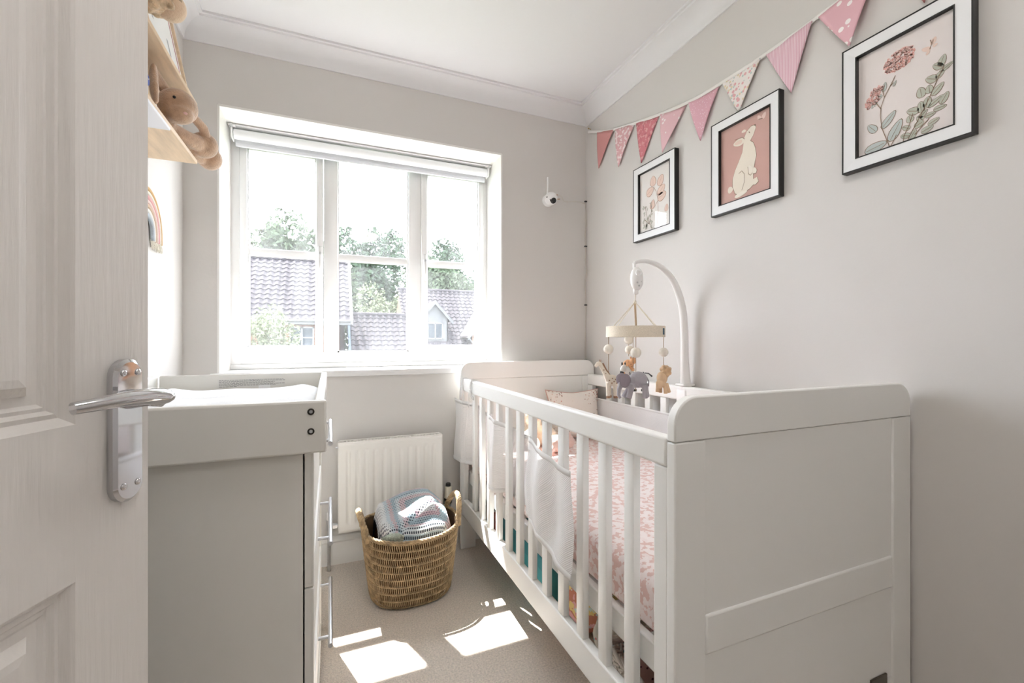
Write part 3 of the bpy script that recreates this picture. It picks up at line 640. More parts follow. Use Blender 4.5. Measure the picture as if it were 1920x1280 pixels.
# ================================================================ RADIATOR
ra = thing('radiator', (.27, 2.15, .17), 'white fluted panel radiator below the window', 'radiator')
RX0, RX1, RZ0, RZ1, RY = .034, .512, .172, .579, 2.120
def rf(u, v):
    x = RX0+(RX1-RX0)*u; z = RZ0+(RZ1-RZ0)*v; d = 0
    ph = ((x-RX0-.024)/(RX1-RX0-.048))*11; fr_ = ph-math.floor(ph)
    if 0 < ph < 11:
        a = abs(fr_-.5)*2; top = min((z-RZ0-.035), (RZ1-.035-z)); lim = .0135*math.sqrt(max(0, 1-min(1, a/.62)**2)) if a < .62 else 0
        if a < .62 and top > 0: d = .0055*(.5+.5*math.cos(PI*a/.62))**.7*min(1, top/.014)
    edge = min(u*(RX1-RX0), (1-u)*(RX1-RX0), v*(RZ1-RZ0), (1-v)*(RZ1-RZ0)); 
    r = .004*(1-min(1, edge/.005))**2
    return (x, RY+d+r, z)
obj('front_panel', MB().grid(rf, 240, 60), M_radi, ra, smooth=True)
obj('panel_back', bx(RX0+.001, RX1-.001, RY+.008, RY+.012, RZ0+.001, RZ1-.001), M_radi, ra)
obj('rear_panel', bx(RX0+.01, RX1-.006, 2.165, 2.175, RZ0, RZ1-.002), M_radi, ra)
obj('side_cover', bx(RX1-.012, RX1+.002, RY+.003, 2.176, RZ0+.01, RZ1+.003, b=.003), M_radi, ra, smooth=True, auto=50); obj('side_cover', bx(RX0-.001, RX0+.008, RY+.004, 2.172, RZ0+.01, RZ1+.001, b=.003), M_radi, ra, smooth=True, auto=50)
tg = MB().box(RX0+.002, RX1-.004, RY+.002, RY+.012, RZ1-.002, RZ1+.004, b=.001).box(RX0+.006, RX1-.004, 2.164, 2.175, RZ1-.002, RZ1+.004, b=.001)
for i in range(30): x = RX0+.02+i*.0152; tg.box(x, x+.006, RY+.011, 2.165, RZ1-.004, RZ1)
obj('top_grille', tg, M_radi, ra, kind='stuff')
tr = obj('thermostatic_valve', MB().lathe([(.016, 0), (.0205, .004), (.019, .012), (.0165, .058), (.013, .06)], (.548, 2.15, .255), 20), mat('cream_plastic', (.78, .74, .63), .35), ra, smooth=True, auto=50)
obj('valve_cap', MB().lathe([(.0125, 0), (.0125, .012), (.010, .015)], (.548, 2.15, .3155), 18), M_black, tr, smooth=True, auto=50)
obj('valve_collar', MB().lathe([(.012, 0), (.018, .006), (.021, .026), (.018, .030)], (.548, 2.15, .225), 18), M_black, tr, smooth=True, auto=50)
obj('valve_body', MB().tube([(.548, 2.15, .0), (.548, 2.15, .20)], .0075, 12).tube([(.548, 2.15, .195), (.548, 2.15, .23)], .013, 12).tube([(.51, 2.15, .195), (.548, 2.15, .195)], .009, 10), M_steel, ra, smooth=True, auto=50)
lk = obj('lockshield_valve', MB().lathe([(.011, 0), (.0125, .004), (.012, .030), (.009, .034)], (-.004, 2.15, .232), 16), M_plastic, ra, smooth=True, auto=50)
obj('valve_body', MB().tube([(-.004, 2.15, .0), (-.004, 2.15, .2)], .0075, 12).tube([(-.004, 2.15, .185), (-.004, 2.15, .232)], .012, 12).tube([(-.004, 2.15, .20), (.036, 2.15, .20)], .010, 10).tube([(.012, 2.15, .20), (.03, 2.15, .20)], .014, 6), M_steel, lk, smooth=True, auto=50)
obj('air_vent', MB().tube([(.034, 2.15, .555), (.024, 2.15, .555)], .004, 8), M_steel, ra)
for x in (.12, .42): obj('wall_bracket', bx(x-.012, x+.012, 2.176, YB-.0005, .22, .52), M_steel, ra)

# ================================================================ SEAGRASS BASKET
BC = Vector((.312, 1.86, 0))
bk = thing('laundry_basket', (BC.x, BC.y, 0), 'round seagrass basket with two looped handles before the radiator', 'basket')
def brad(z): return .158+.034*min(1, (z/.27))**.9-.012*math.exp(-((z-.0)/.014)**2)
BH = .285
def bpt(a, z, off=0):
    r = brad(z)+off; c_, s_ = math.cos(a), math.sin(a); q_ = (abs(c_)**2.5+abs(s_)**2.5)**(-1/2.5)
    return Vector((BC.x+c_*r*q_, BC.y+s_*r*.90*q_, z+.010*(z/BH)*math.cos(2*a)))
pr = [.004+(BH-.006)*i/14 for i in range(15)]
mb = MB().add([bpt(2*PI*i/48, z, -.008) for z in pr for i in range(48)], [(j*48+i, j*48+(i+1) % 48, (j+1)*48+(i+1) % 48, (j+1)*48+i) for j in range(14) for i in range(48)]+[tuple(range(48))])
obj('gap_backing', mb, M_gap_shade, bk, smooth=True)  # dark wall behind the weave, painting the shade in its gaps
rows = 9; rh = (BH-.02)/rows
vm = MB(); ns = 150
for j in range(rows):
    z0 = .012+j*rh
    for i in range(ns):
        a = 2*PI*(i+.5*(j % 2))/ns; da = .018*(1 if j % 2 else -1)+rnd.uniform(-.006, .006)
        rr_ = rnd.uniform(.0016, .0021)
        vm.tube([bpt(a-da*.5, z0-.004, -.002), bpt(a-da*.2, z0+rh*.3, .0034+rnd.uniform(0, .001)), bpt(a+da*.2, z0+rh*.7, .0034), bpt(a+da*.5, z0+rh+.004, -.002)], [rr_*.8, rr_, rr_, rr_*.8], 6, cap=False)
obj('weave_strands', vm, M_seagrass, bk, smooth=True, kind='stuff')
for j in range(rows+1):
    z0 = .012+j*rh; mb = MB()
    for ph in (0, PI):
        mb.tube([bpt(2*PI*i/208, z0+.0018*math.sin(i*PI/2+ph), .0028+.0016*math.cos(i*PI/2+ph)) for i in range(208)], .0020, 5, closed=True)
    obj('woven_band', mb, M_seagrass, bk, smooth=True)
def rope(name, P, r, tw, parent, n=3, m=None):
    P = [Vector(p) for p in P]; mb = MB(); K = len(P)
    for s in range(n):
        q = []
        for i, p in enumerate(P):
            t = (P[min(i+1, K-1)]-P[max(i-1, 0)]).normalized(); a = t.orthogonal() if abs(t.z) > .99 else t.cross(Vector((0, 0, 1))); a.normalize(); b = t.cross(a)
            an = tw*i+2*PI*s/n; q.append(p+(a*math.cos(an)+b*math.sin(an))*r*.55)
        mb.tube(q, r*.62, 6)
    return obj(name, mb, m or M_seagrass, parent, smooth=True)
rp = [bpt(2*PI*i/180, BH, .001) for i in range(181)]
rope('rim', rp, .0062, .9, bk)
for a0_, hh in ((math.radians(183), .075), (math.radians(5), .085)):
    q = []
    for i in range(61):
        t = i/60; a = a0_+(t-.5)*.95; lift = math.sin(PI*t)**.55
        p = bpt(a, BH, .004+.010*math.sin(PI*t)); p.z = BH-.02*(1-lift)+hh*lift; q.append(p)
    rope('handle', q, .0105, .55, bk, 4)

# crochet blanket piled in the basket
t = thing('crochet_blanket', (BC.x, BC.y, .25), 'blue, pink and white crochet blanket folded into the seagrass basket', 'blanket')
pal = [(.80, .82, .84), (.78, .78, .80), (.66, .50, .55), (.48, .60, .66), (.42, .53, .60), (.72, .60, .64), (.70, .76, .80), (.44, .55, .62), (.66, .54, .58), (.62, .70, .75)]
def bsurf(u, v):
    hw = .116+.034*min(1, v/.3); x = BC.x+.006+hw*(2*u-1)+.010*math.sin(v*3); y = 1.728+.245*v+.010*math.sin(u*6)
    zf = .286+.012*math.sin(u*PI)
    zb = .343+.050*min(1, u/.68)-.075*max(0, (u-.74)/.26)**1.3
    z = zf+(zb-zf)*min(1, v/.88)**.85
    if v > .88: z -= .09*((v-.88)/.12)**1.6
    if v < .10: z -= .035*((.10-v)/.10)**1.5
    if u < .07: z -= .050*((.07-u)/.07)**1.5
    if u > .93: z -= .060*((u-.93)/.07)**1.5
    z += .005*math.sin(u*9+v*4)+.004*math.sin(v*11-u*5)-.012*math.exp(-((v-.30-.9*(u-.5))/.05)**2)
    return Vector((x, y, z))
mb = MB(); n = 29
for i in range(n):
    for j in range(n):
        u, v = (i+.5+.5*(j % 2))/n, (j+.5)/n
        if u > 1: continue
        k = int(max(abs(u-.66), abs(v-.42))*2*9); mb.cur = pal[k % len(pal)]
        c = bsurf(min(u, 1), v); d = .5/n*.98
        outer = [bsurf(min(1, max(0, u+d*p)), min(1, max(0, v+d*q))) for p, q in ((-1, -1), (0, -1.1), (1, -1), (1.1, 0), (1, 1), (0, 1.1), (-1, 1), (-1.1, 0))]
        inner = [c+(o-c)*.56+Vector((0, 0, .0004)) for o in outer]; mid = [c+(o-c)*.78+Vector((0, 0, .0038)) for o in outer]
        mb.add(outer+mid+inner, [(q, (q+1) % 8, 8+(q+1) % 8, 8+q) for q in range(8)]+[(8+q, 8+(q+1) % 8, 16+(q+1) % 8, 16+q) for q in range(8)])
obj('crochet_stitches', mb, vcol('yarn', 1, .6), t, smooth=True, kind='stuff')
def under(u, v): p = bsurf(u, v); return (p.x, p.y, p.z-.007)
mb = MB(); mb.cur = (.07, .09, .12); mb.grid(under, 30, 30); obj('hole_shade_layer', mb, MATS['yarn'], t, smooth=True)  # dark sheet below the stitches; its colour paints shade into the holes
t2 = obj('knitted_scarf', MB().tube([(.19, 1.755, .268), (.215, 1.735, .282), (.24, 1.725, .285), (.262, 1.722, .278)], [.014, .018, .018, .013], 12), mat('green_knit', (.33, .36, .30), 1, bump=1, bscale=160, noise=.4, nscale=120), smooth=True)
tag(t2, 'grey green knitted scarf under the crochet blanket at the basket rim', 'scarf')

# ================================================================ THINGS ON THE WALLS
M_fb = mat('frame_black', (.012, .012, .012), .4); M_fw = mat('frame_white', (.80, .81, .82), .35, bump=.05)
M_artline = mat('ink_brown', (.27, .19, .13), .9); M_sage = mat('sage_ink', (.50, .52, .44), .9); M_sage2 = mat('sage_ink_pale', (.60, .61, .54), .9); M_blueg = mat('grey_green_ink', (.52, .57, .55), .9)
M_coral = mat('coral_ink', (.80, .38, .33), .9); M_peach = mat('peach_ink', (.80, .62, .54), .9); M_ivory = mat('ivory_ink', (.84, .77, .66), .9)
M_pglass = bpy.data.materials.new('picture_glass'); M_pglass.use_nodes = True; N, L = nt(M_pglass); N.remove(N['Principled BSDF'])
a = N.new('ShaderNodeBsdfTransparent'); b = N.new('ShaderNodeBsdfGlossy'); b.inputs['Roughness'].default_value = .01; m_ = N.new('ShaderNodeMixShader')
L.new(facing_mix(N, L, .035, .6), m_.inputs[0]); L.new(a.outputs[0], m_.inputs[1]); L.new(b.outputs[0], m_.inputs[2]); L.new(m_.outputs[0], N['Material Output'].inputs[0])
FW, FH = .281, .355
def wall_frame(yc, zc, paper, label):
    t = thing('picture_frame', (XR, yc, zc-FH/2), label, 'picture', 'framed prints on the right wall')
    xf = XR-.024
    y0, y1, z0, z1 = yc-FW/2, yc+FW/2, zc-FH/2, zc+FH/2
    def ringbox(d, wd, xa, xb, m, nm, b=0):
        mb = MB(); e = 1e-4
        mb.box(xa, xb, y0+d, y1-d, z1-d-wd, z1-d, b=b).box(xa, xb, y0+d, y1-d, z0+d, z0+d+wd, b=b).box(xa, xb, y0+d, y0+d+wd, z0+d+wd, z1-d-wd, b=b).box(xa, xb, y1-d-wd, y1-d, z0+d+wd, z1-d-wd, b=b)
        return obj(nm, mb, m, t)
    ringbox(0, .0035, xf, XR-.0005, M_fb, 'frame_edge')
    # mitred white face
    mb = MB(); d0, d1 = .0035, .0335
    A = [(y0+d0, z0+d0), (y1-d0, z0+d0), (y1-d0, z1-d0), (y0+d0, z1-d0)]; B = [(y0+d1, z0+d1), (y1-d1, z0+d1), (y1-d1, z1-d1), (y0+d1, z1-d1)]
    mb.add([(xf+.001, p, q) for p, q in A]+[(xf+.003, p, q) for p, q in B]+[(xf+.012, p, q) for p, q in B], [(i, (i+1) % 4, 4+(i+1) % 4, 4+i) for i in range(4)]+[(4+i, 4+(i+1) % 4, 8+(i+1) % 4, 8+i) for i in range(4)])
    obj('frame_face', mb, M_fw, t)
    ringbox(.0335, .0028, xf+.0015, XR-.008, M_fb, 'inner_edge')
    pr_ = obj('print', bx(XR-.010, XR-.008, y0+.03, y1-.03, z0+.03, z1-.03), paper, t)
    obj('glass', MB().add([(XR-.016, y0+.036, z0+.036), (XR-.016, y1-.036, z0+.036), (XR-.016, y1-.036, z1-.036), (XR-.016, y0+.036, z1-.036)], [(0, 1, 2, 3)]), M_pglass, t)
    iw, ih = FW-.0726, FH-.0726
    def Q(s, h): return (yc+iw/2-s*iw, zc-ih/2+h*ih)     # s to the right as seen, h up, 0..1
    xx = XR-.0103
    def shape(nm, pts, m, layer=0, par=pr_):
        P = [Q(*p) for p in pts]; x = xx-.0003*layer
        mb = MB().add([(x, y, z) for y, z in P], [tuple(range(len(P)))]); return obj(nm, mb, m, par)
    def multi(nm, polys, m, layer=0, stuff=True):
        mb = MB()
        for pts in polys:
            P = [Q(*p) for p in pts]; mb.add([(xx-.0003*layer, y, z) for y, z in P], [tuple(range(len(P)))])
        return obj(nm, mb, m, pr_, kind='stuff' if stuff else None)
    return Q, shape, multi
def leaf(cx, cy, l, wd, ang, asp=FW/FH, n=14, pt=.7):
    P = []
    for i in range(n):
        a = 2*PI*i/n; r = l*.5*math.cos(a); q = wd*.5*math.sin(a)*(1-pt*.35*math.cos(a))
        P.append((cx+(r*math.cos(ang)-q*math.sin(ang)), cy+(r*math.sin(ang)+q*math.cos(ang))*.735))
    return P
def ribbon2(pts, wd):
    A, B = [], []
    for i, p in enumerate(pts):
        a = pts[max(i-1, 0)]; b = pts[min(i+1, len(pts)-1)]; dx, dy = b[0]-a[0], b[1]-a[1]; l = math.hypot(dx, dy) or 1
        A.append((p[0]-dy/l*wd, p[1]+dx/l*wd)); B.append((p[0]+dy/l*wd, p[1]-dx/l*wd))
    return A+B[::-1]
def botanic(multi, leaves, stems, m, outline=M_artline, veins=True):
    multi('leaf_outline', [leaf(x, y, l*1.07, w_*1.16, a) for x, y, l, w_, a in leaves], outline, 1)
    multi('leaf', [leaf(x, y, l, w_, a) for x, y, l, w_, a in leaves], m, 2)
    if veins: multi('vein', [ribbon2([(x-math.cos(a)*l*.45, y-math.sin(a)*l*.33), (x+math.cos(a)*l*.38, y+math.sin(a)*l*.28)], .0022) for x, y, l, w_, a in leaves], outline, 3)
    multi('stem', [ribbon2(s, .0045) for s in stems], outline, 3)
# large nearest: coral flower heads, sage branch, butterfly
Q, shape, multi = wall_frame(.664, 1.703, mat('blush_paper', (.80, .74, .72), .9), 'black and white framed print of coral flowers, sage leaves and a butterfly')
R_ = math.radians
stemA = [(.36, -.0), (.31, .12), (.27, .22), (.255, .34), (.262, .42), (.30, .50), (.36, .58), (.42, .66)]
stems = [stemA, [(.262, .40), (.22, .46), (.19, .50)], [(.30, .50), (.28, .57), (.29, .60)], [(.36, .0), (.42, .08), (.43, .10)], [(.36, .58), (.40, .60)]]
botanic(multi, [(.20, .05, .25, .12, R_(10)), (.42, .145, .26, .11, R_(62)), (.16, .245, .15, .085, R_(128)), (.345, .27, .22, .085, R_(48)), (.30, .60, .11, .05, R_(80)), (.245, .53, .07, .04, R_(140)), (.41, .59, .07, .03, R_(60)), (.20, .47, .06, .03, R_(60)), (.165, .46, .05, .03, R_(80))], stems, M_blueg)
fl = []
for cx, cy, rx, ry, n_f, tl in ((.185, .545, .12, .058, 120, .62), (.46, .79, .165, .075, 230, .12)):
    for i in range(n_f):
        a = rnd.uniform(0, 2*PI); r = math.sqrt(rnd.random()); x, y = rx*r*math.cos(a), ry*r*math.sin(a)*1.2
        X_, Y_ = cx+x*math.cos(tl)-y*math.sin(tl), cy+(x*math.sin(tl)+y*math.cos(tl)); fl.append((X_, Y_, rnd.uniform(.014, .022)))
multi('flower_head', [leaf(x, y, r*1.5, r*1.5, 0, n=7) for x, y, r in fl], M_coral, 2)
multi('petal', [leaf(x+.004, y+.004, r*.8, r*.8, 0, n=6) for x, y, r in fl], mat('coral_pale_ink', (.92, .62, .57), .9), 3)
br = []; bst = [[(.54, -.0), (.60, .09), (.68, .20), (.76, .32), (.83, .44), (.90, .55)], [(.50, .0), (.51, .06), (.57, .16), (.60, .24)], [(.62, .04), (.70, .10), (.76, .14)]]
for x, y, l, w_, a in ((.52, .06, .10, .065, 160), (.53, .13, .09, .06, 150), (.60, .05, .11, .075, 60), (.66, .12, .10, .07, 20), (.74, .05, .12, .07, 15), (.80, .10, .11, .06, 20), (.67, .17, .09, .065, 130), (.57, .20, .09, .07, 100), (.70, .20, .11, .055, 40), (.77, .17, .10, .055, 5), (.60, .26, .13, .085, 155), (.68, .27, .13, .075, 95), (.74, .29, .13, .08, 80), (.86, .20, .12, .06, 0), (.82, .27, .16, .06, 30), (.90, .27, .13, .07, 60), (.68, .40, .13, .085, 100), (.76, .40, .10, .07, 95), (.84, .37, .15, .07, 45), (.78, .48, .12, .085, 150), (.86, .49, .10, .06, 40), (.84, .57, .11, .075, 140), (.92, .53, .14, .05, 25), (.88, .60, .13, .07, 70)): br.append((x, y, l, w_, R_(a)))
botanic(multi, br, bst, M_sage)
multi('butterfly', [leaf(.80, .81, .09, .055, R_(65)), leaf(.73, .765, .10, .055, R_(150)), leaf(.815, .765, .05, .035, R_(10)), leaf(.745, .725, .05, .035, R_(230))], M_peach, 1); multi('butterfly_body', [ribbon2([(.765, .75), (.785, .79), (.77, .83)], .004), ribbon2([(.785, .79), (.80, .82)], .003)], M_artline, 3)
# middle: ivory rabbit on pink
Q, shape, multi = wall_frame(1.137, 1.702, mat('dusky_pink_paper', (.62, .385, .335), .9), 'black and white framed print of an ivory rabbit on dusky pink')
body = [(.30, .10), (.36, .075), (.50, .075), (.60, .10), (.66, .13), (.70, .12), (.76, .15), (.73, .21), (.66, .20), (.66, .30), (.69, .40), (.72, .48), (.70, .58), (.66, .66), (.60, .70), (.66, .75), (.71, .83), (.70, .87), (.62, .875), (.54, .84), (.49, .78), (.47, .70), (.45, .60), (.38, .50), (.30, .40), (.25, .30), (.25, .20)]
shape('rabbit_outline', [(.5+(x-.5)*1.03, .47+(y-.47)*1.018) for x, y in body], M_artline, 1); rb_ = shape('rabbit', body, M_ivory, 2)
multi('rabbit_ear', [leaf(.38, .745, .23, .13, R_(178)), leaf(.48, .86, .05, .09, R_(80))], M_ivory, 3); multi('ear_lining', [leaf(.37, .745, .16, .07, R_(178))], mat('ear_ink', (.80, .64, .54), .9), 4)
multi('rabbit_tail', [leaf(.20, .17, .11, .12, 0)], M_ivory, 1); multi('rabbit_paw', [leaf(.42, .065, .26, .075, R_(8)), leaf(.69, .30, .11, .07, R_(100)), leaf(.60, .34, .15, .08, R_(110))], mat('ivory_ink_pale', (.88, .82, .72), .9), 3)
multi('line_drawing', [ribbon2([(.38, .34), (.44, .36), (.49, .31), (.49, .20), (.44, .11)], .004), ribbon2([(.56, .38), (.57, .29), (.61, .26), (.65, .28)], .004), ribbon2([(.67, .26), (.72, .26), (.74, .30)], .004), ribbon2([(.58, .82), (.60, .80)], .006), leaf(.70, .865, .03, .025, 0), ribbon2([(.30, .80), (.45, .79), (.50, .75)], .004)], M_artline, 5)
multi('butterfly', [leaf(.86, .93, .11, .07, R_(60)), leaf(.77, .935, .09, .06, R_(120))], mat('pale_pink_ink', (.82, .64, .58), .9), 2); multi('butterfly_body', [ribbon2([(.76, .915), (.84, .90)], .005)], M_artline, 3)
# small far: peach leaves
Q, shape, multi = wall_frame(1.612, 1.700, mat('pale_paper', (.82, .79, .76), .9), 'black and white framed print of pale peach leaves nearest the window')
lv_ = [(.44, .80, .22, .17, R_(92)), (.68, .76, .24, .17, R_(60)), (.34, .65, .24, .17, R_(25)), (.70, .60, .26, .17, R_(40)), (.72, .50, .26, .18, R_(15)), (.42, .42, .20, .13, R_(70)), (.86, .28, .15, .10, R_(80))]
botanic(multi, lv_, [[(.46, .70), (.55, .60), (.60, .45), (.60, .25), (.58, .05)], [(.60, .45), (.46, .35)], [(.58, .55), (.68, .55)]], M_peach, mat('peach_line', (.48, .30, .22), .9))
tw = []
for i in range(34): tw.append((rnd.uniform(.10, .42), rnd.uniform(.04, .46), .07, .032, rnd.uniform(.2, 2.8)))
botanic(multi, tw, [[(.40, .03), (.30, .15), (.22, .30), (.18, .44)], [(.30, .12), (.16, .22)], [(.32, .14), (.40, .34)]], M_sage2, M_artline, False)

# ---------------------------------------------------------------- bunting
bn = thing('bunting', (XR, 1.4, 2.0), 'string of pink patterned fabric pennants along the right wall', 'bunting')
cp = [(2.178, 2.257), (2.05, 2.203), (1.938, 2.163), (1.762, 2.116), (1.591, 2.078), (1.413, 2.045), (1.263, 2.034), (1.07, 2.032), (.889, 2.041), (.75, 2.055), (.55, 2.09), (.35, 2.14), (.15, 2.21)]
def cz(y):
    for a, b in zip(cp, cp[1:]):
        if b[0] <= y <= a[0]: t = (a[0]-y)/(a[0]-b[0]); return a[1]+(b[1]-a[1])*t
    return cp[-1][1]
cq, cr_ = smoothpath([(XR-.009, y, z) for y, z in cp], [(.0075, .0024)]*len(cp), 5)
obj('cord', MB().tube(cq, cr_, 8), mat('white_tape', (.82, .80, .78), .9), bn, smooth=True)
FP = [mat('dusty_pink_cotton', (.63, .30, .29), .9, bump=.2, bscale=500),
      pattern('pink_white_blossom', (.70, .42, .44), [((.84, .72, .72), 0, .55)], 55, 'noise'),
      pattern('deep_pink_floral', (.62, .22, .25), [((.72, .38, .40), 0, .56), ((.50, .16, .20), 5, .62)], 60, 'noise'),
      pattern('pale_pink_star', (.76, .50, .54), [((.90, .82, .82), 0, .24)], 42),
      pattern('pink_micro_dot', (.72, .42, .49), [((.86, .72, .76), 0, .22)], 130),
      pattern('ditsy_floral', (.82, .77, .74), [((.74, .42, .44), 0, .34), ((.74, .62, .42), 4.1, .26), ((.50, .58, .56), 9.3, .24)], 60),
      pattern('pink_stripe', (.70, .40, .48), [((.82, .66, .71), 0, .45)], 60, 'wave'),
      pattern('pink_heart_print', (.74, .45, .50), [((.92, .86, .85), 0, .30)], 38)]
FN = ['plain dusty pink pennant', 'pink pennant with white blossom', 'deep pink floral pennant', 'pale pink pennant with small white stars', 'pink micro dot pennant', 'cream ditsy floral pennant', 'pink striped pennant', 'pink pennant with white hearts']
fl_ = [(2.086, 1.931, 2.07, 2.008), (1.917, 1.760, 1.889, 1.950), (1.747, 1.592, 1.708, 1.902), (1.578, 1.423, 1.544, 1.886), (1.408, 1.253, 1.343, 1.856), (1.238, 1.074, 1.163, 1.885), (1.056, .897, .965, 1.853), (.881, .722, .783, 1.885), (.70, .545, .62, 1.90), (.53, .375, .44, 1.94), (.355, .20, .27, 2.0)]
for i, (ya, yb, yt, zt) in enumerate(fl_):
    za, zb_ = cz(ya), cz(yb); n = 10
    def f(u, v, i=i):
        a = Vector((XR-.010, ya+(yb-ya)*u, za+(zb_-za)*u)); p = a.lerp(Vector((XR-(.029 if i in (3, 7) else .012), yt, zt)), v)
        return (p.x-.004*math.sin(v*PI)*(1+.5*math.sin(i*2))-.006*u*math.sin(u*2+i)*(1-v)+.003*u, p.y, p.z-.002)
    obj('pennant', MB().grid(f, n, n), FP[i % 8], bn, smooth=True, solid=.0016, label=FN[i % 8] if i < 8 else None)
obj('nail', MB().tube([(XR, 2.165, 2.268), (XR-.016, 2.165, 2.270)], .002, 8).ball((XR-.017, 2.165, 2.270), .0042, 8, 6), mat('brass', (.45, .32, .14), .4, 1), bn, smooth=True)

# ---------------------------------------------------------------- baby monitor camera and its cable
cmx, cmy, cmz = 1.133, 2.158, 1.832
t = thing('security_camera', (cmx, YB, cmz), 'white round baby monitor camera with an antenna on the window wall', 'camera')
obj('housing', MB().ball((cmx, cmy, cmz), .0355, 24, 16), M_plastic, t, smooth=True)
vd = Vector((.036, -.833, -.60)).normalized(); ct = Vector((cmx, cmy, cmz))
obj('base', MB().tube([(cmx+.006, 2.175, cmz+.004), (cmx+.008, YB-.0005, cmz+.004)], [.024, .034], 20), M_plastic, t, smooth=True, auto=50)
RM = vd.to_track_quat('Z', 'Y').to_matrix()
lc = ct+vd*.029
obj('lens', MB().lathe([(.0165, 0), (.0165, .006), (.013, .0095), (.006, .0115), (.0005, .012)], lc, 24, T=RM), M_glassdark, t, smooth=True, auto=50)
obj('speaker_slot', MB().tube([ct+Vector(p).normalized()*.0345 for p in ((-.55, -.72, -.35), (-.42, -.66, -.60), (-.22, -.58, -.80))], .003, 8), M_black, t, smooth=True)
obj('status_led', MB().ball(ct+Vector((-.92, -.40, .0)).normalized()*.034, .0045, 8, 6), M_black, t, smooth=True)
obj('antenna', MB().tube([(cmx-.016, 2.170, cmz+.026), (cmx-.014, 2.170, cmz+.12)], [.005, .0042], 12), M_plastic, t, smooth=True, auto=50)
M_cable = mat('cream_cable', (.66, .62, .56), .6)
for dx, z in ((.032, .030), (.046, .008)): obj('jack_plug', MB().tube([(cmx+dx, 2.178, cmz+z), (cmx+dx+.020, 2.176, cmz+z+.003)], .0022, 8), mat('copper_plug', (.42, .22, .10), .35, .9), t)
ck = thing('camera_cable', (XR, YB, 1.0), 'thin cream cable clipped down the corner below the monitor camera', 'cable')
cb = [(cmx+.035, 2.18, cmz+.028), (cmx+.07, 2.19, cmz+.036), (cmx+.09, 2.20, cmz+.034), (cmx+.12, YB-.004, cmz+.014), (cmx+.19, YB-.004, cmz+.022), (XR-.018, YB-.004, cmz+.018), (XR-.008, YB-.005, cmz+.0), (XR-.006, YB-.006, 1.74), (XR-.010, YB-.006, 1.68), (XR-.006, YB-.006, 1.60), (XR-.010, YB-.007, 1.50), (XR-.004, YB-.012, 1.45), (XR-.009, YB-.006, 1.38), (XR-.006, YB-.006, 1.25), (XR-.010, YB-.006, 1.10), (XR-.006, YB-.006, .94), (XR-.008, YB-.006, .7), (XR-.022, YB-.022, .14)]
q, rr = smoothpath(cb, [(.0017, .0017)]*len(cb), 4); obj('wire', MB().tube(q, rr, 6), M_cable, ck, smooth=True)
q2 = [p+Vector((.004*math.sin(i*.5)-.003, -.002, 0)) for i, p in enumerate(q) if i > 22]; obj('wire', MB().tube(q2, .0012, 6), M_cable, ck, smooth=True)
for z in (1.862, 1.588+.01, 1.253, .93): obj('cable_clip', MB().box(XR-.015, XR-.001, YB-.012, YB-.0008, z-.0035, z+.0035, b=.001), M_black, ck)

# ================================================================ LEFT WALL SHELVES
def shelf(z, label):
    t = thing('wall_shelf', (XL, 1.3, z), label, 'shelf')
    obj('shelf_board', bx(XL+.0005, -.420, .72, 1.80, z-.013, z, b=.0015), M_pine, t)
    obj('back_ledge', bx(XL+.0005, XL+.012, .72, 1.80, z, z+.035), M_pine, t)
    return t
SL, SU = 1.662, 1.856
shelf(SL, 'lower pale wooden wall shelf holding the beige plush bunny'); shelf(SU, 'upper pale wooden wall shelf holding the leaning wooden frame')
# plush bunny slumped over the shelf end
t = thing('plush_bunny', (-.46, 1.68, SL), 'beige floppy eared plush bunny slumped at the end of the lower shelf', 'soft toy')
hd = Vector((-.425, 1.61, 1.752))
mb = MB().ball(hd, (.052, .050, .050), 18, 12).ball(hd+Vector((.012, -.020, -.030)), (.034, .034, .028), 14, 10)
mb.ball((-.49, 1.66, 1.705), (.050, .055, .052), 16, 10)
mb.tube([(-.46, 1.68, 1.70), (-.425, 1.72, 1.70), (-.405, 1.76, 1.705)], [.030, .024, .026], 12).ball((-.397, 1.785, 1.712), (.042, .040, .043), 16, 12)
mb.tube([(-.47, 1.71, 1.69), (-.445, 1.79, 1.69), (-.42, 1.845, 1.69)], [.028, .024, .024], 12).ball((-.400, 1.873, 1.700), (.040, .040, .041), 16, 12)
bo = blend('body', mb, M_bunny, t, .0045, 5)
ear = MB().tube([hd+Vector((-.030, .010, .045)), hd+Vector((-.045, -.045, .060)), hd+Vector((-.03, -.10, .035)), hd+Vector((-.02, -.125, -.02)), hd+Vector((-.015, -.128, -.055))], [(.016, .012), (.026, .010), (.030, .010), (.028, .010), (.012, .006)], 14)
blend('ear', ear, M_bunny, t, .004, 3)
arm_ = MB().tube([hd+Vector((.01, .07, .02)), hd+Vector((.035, .13, .0)), hd+Vector((.040, .175, -.035)), hd+Vector((.025, .20, -.055))], [.013, .015, .015, .014], 12)
blend('arm', arm_, M_bunny, t, .004, 3)
obj('nose', MB().ball(hd+Vector((.030, -.045, -.036)), (.006, .005, .004), 8, 6), mat('pink_nose', (.70, .45, .42), .8), t, smooth=True)
for dx, dy, dz in ((.005, -.051, .004),): obj('eye', MB().ball(hd+Vector((dx, dy, dz)), .0042, 10, 8), M_black, t, smooth=True)
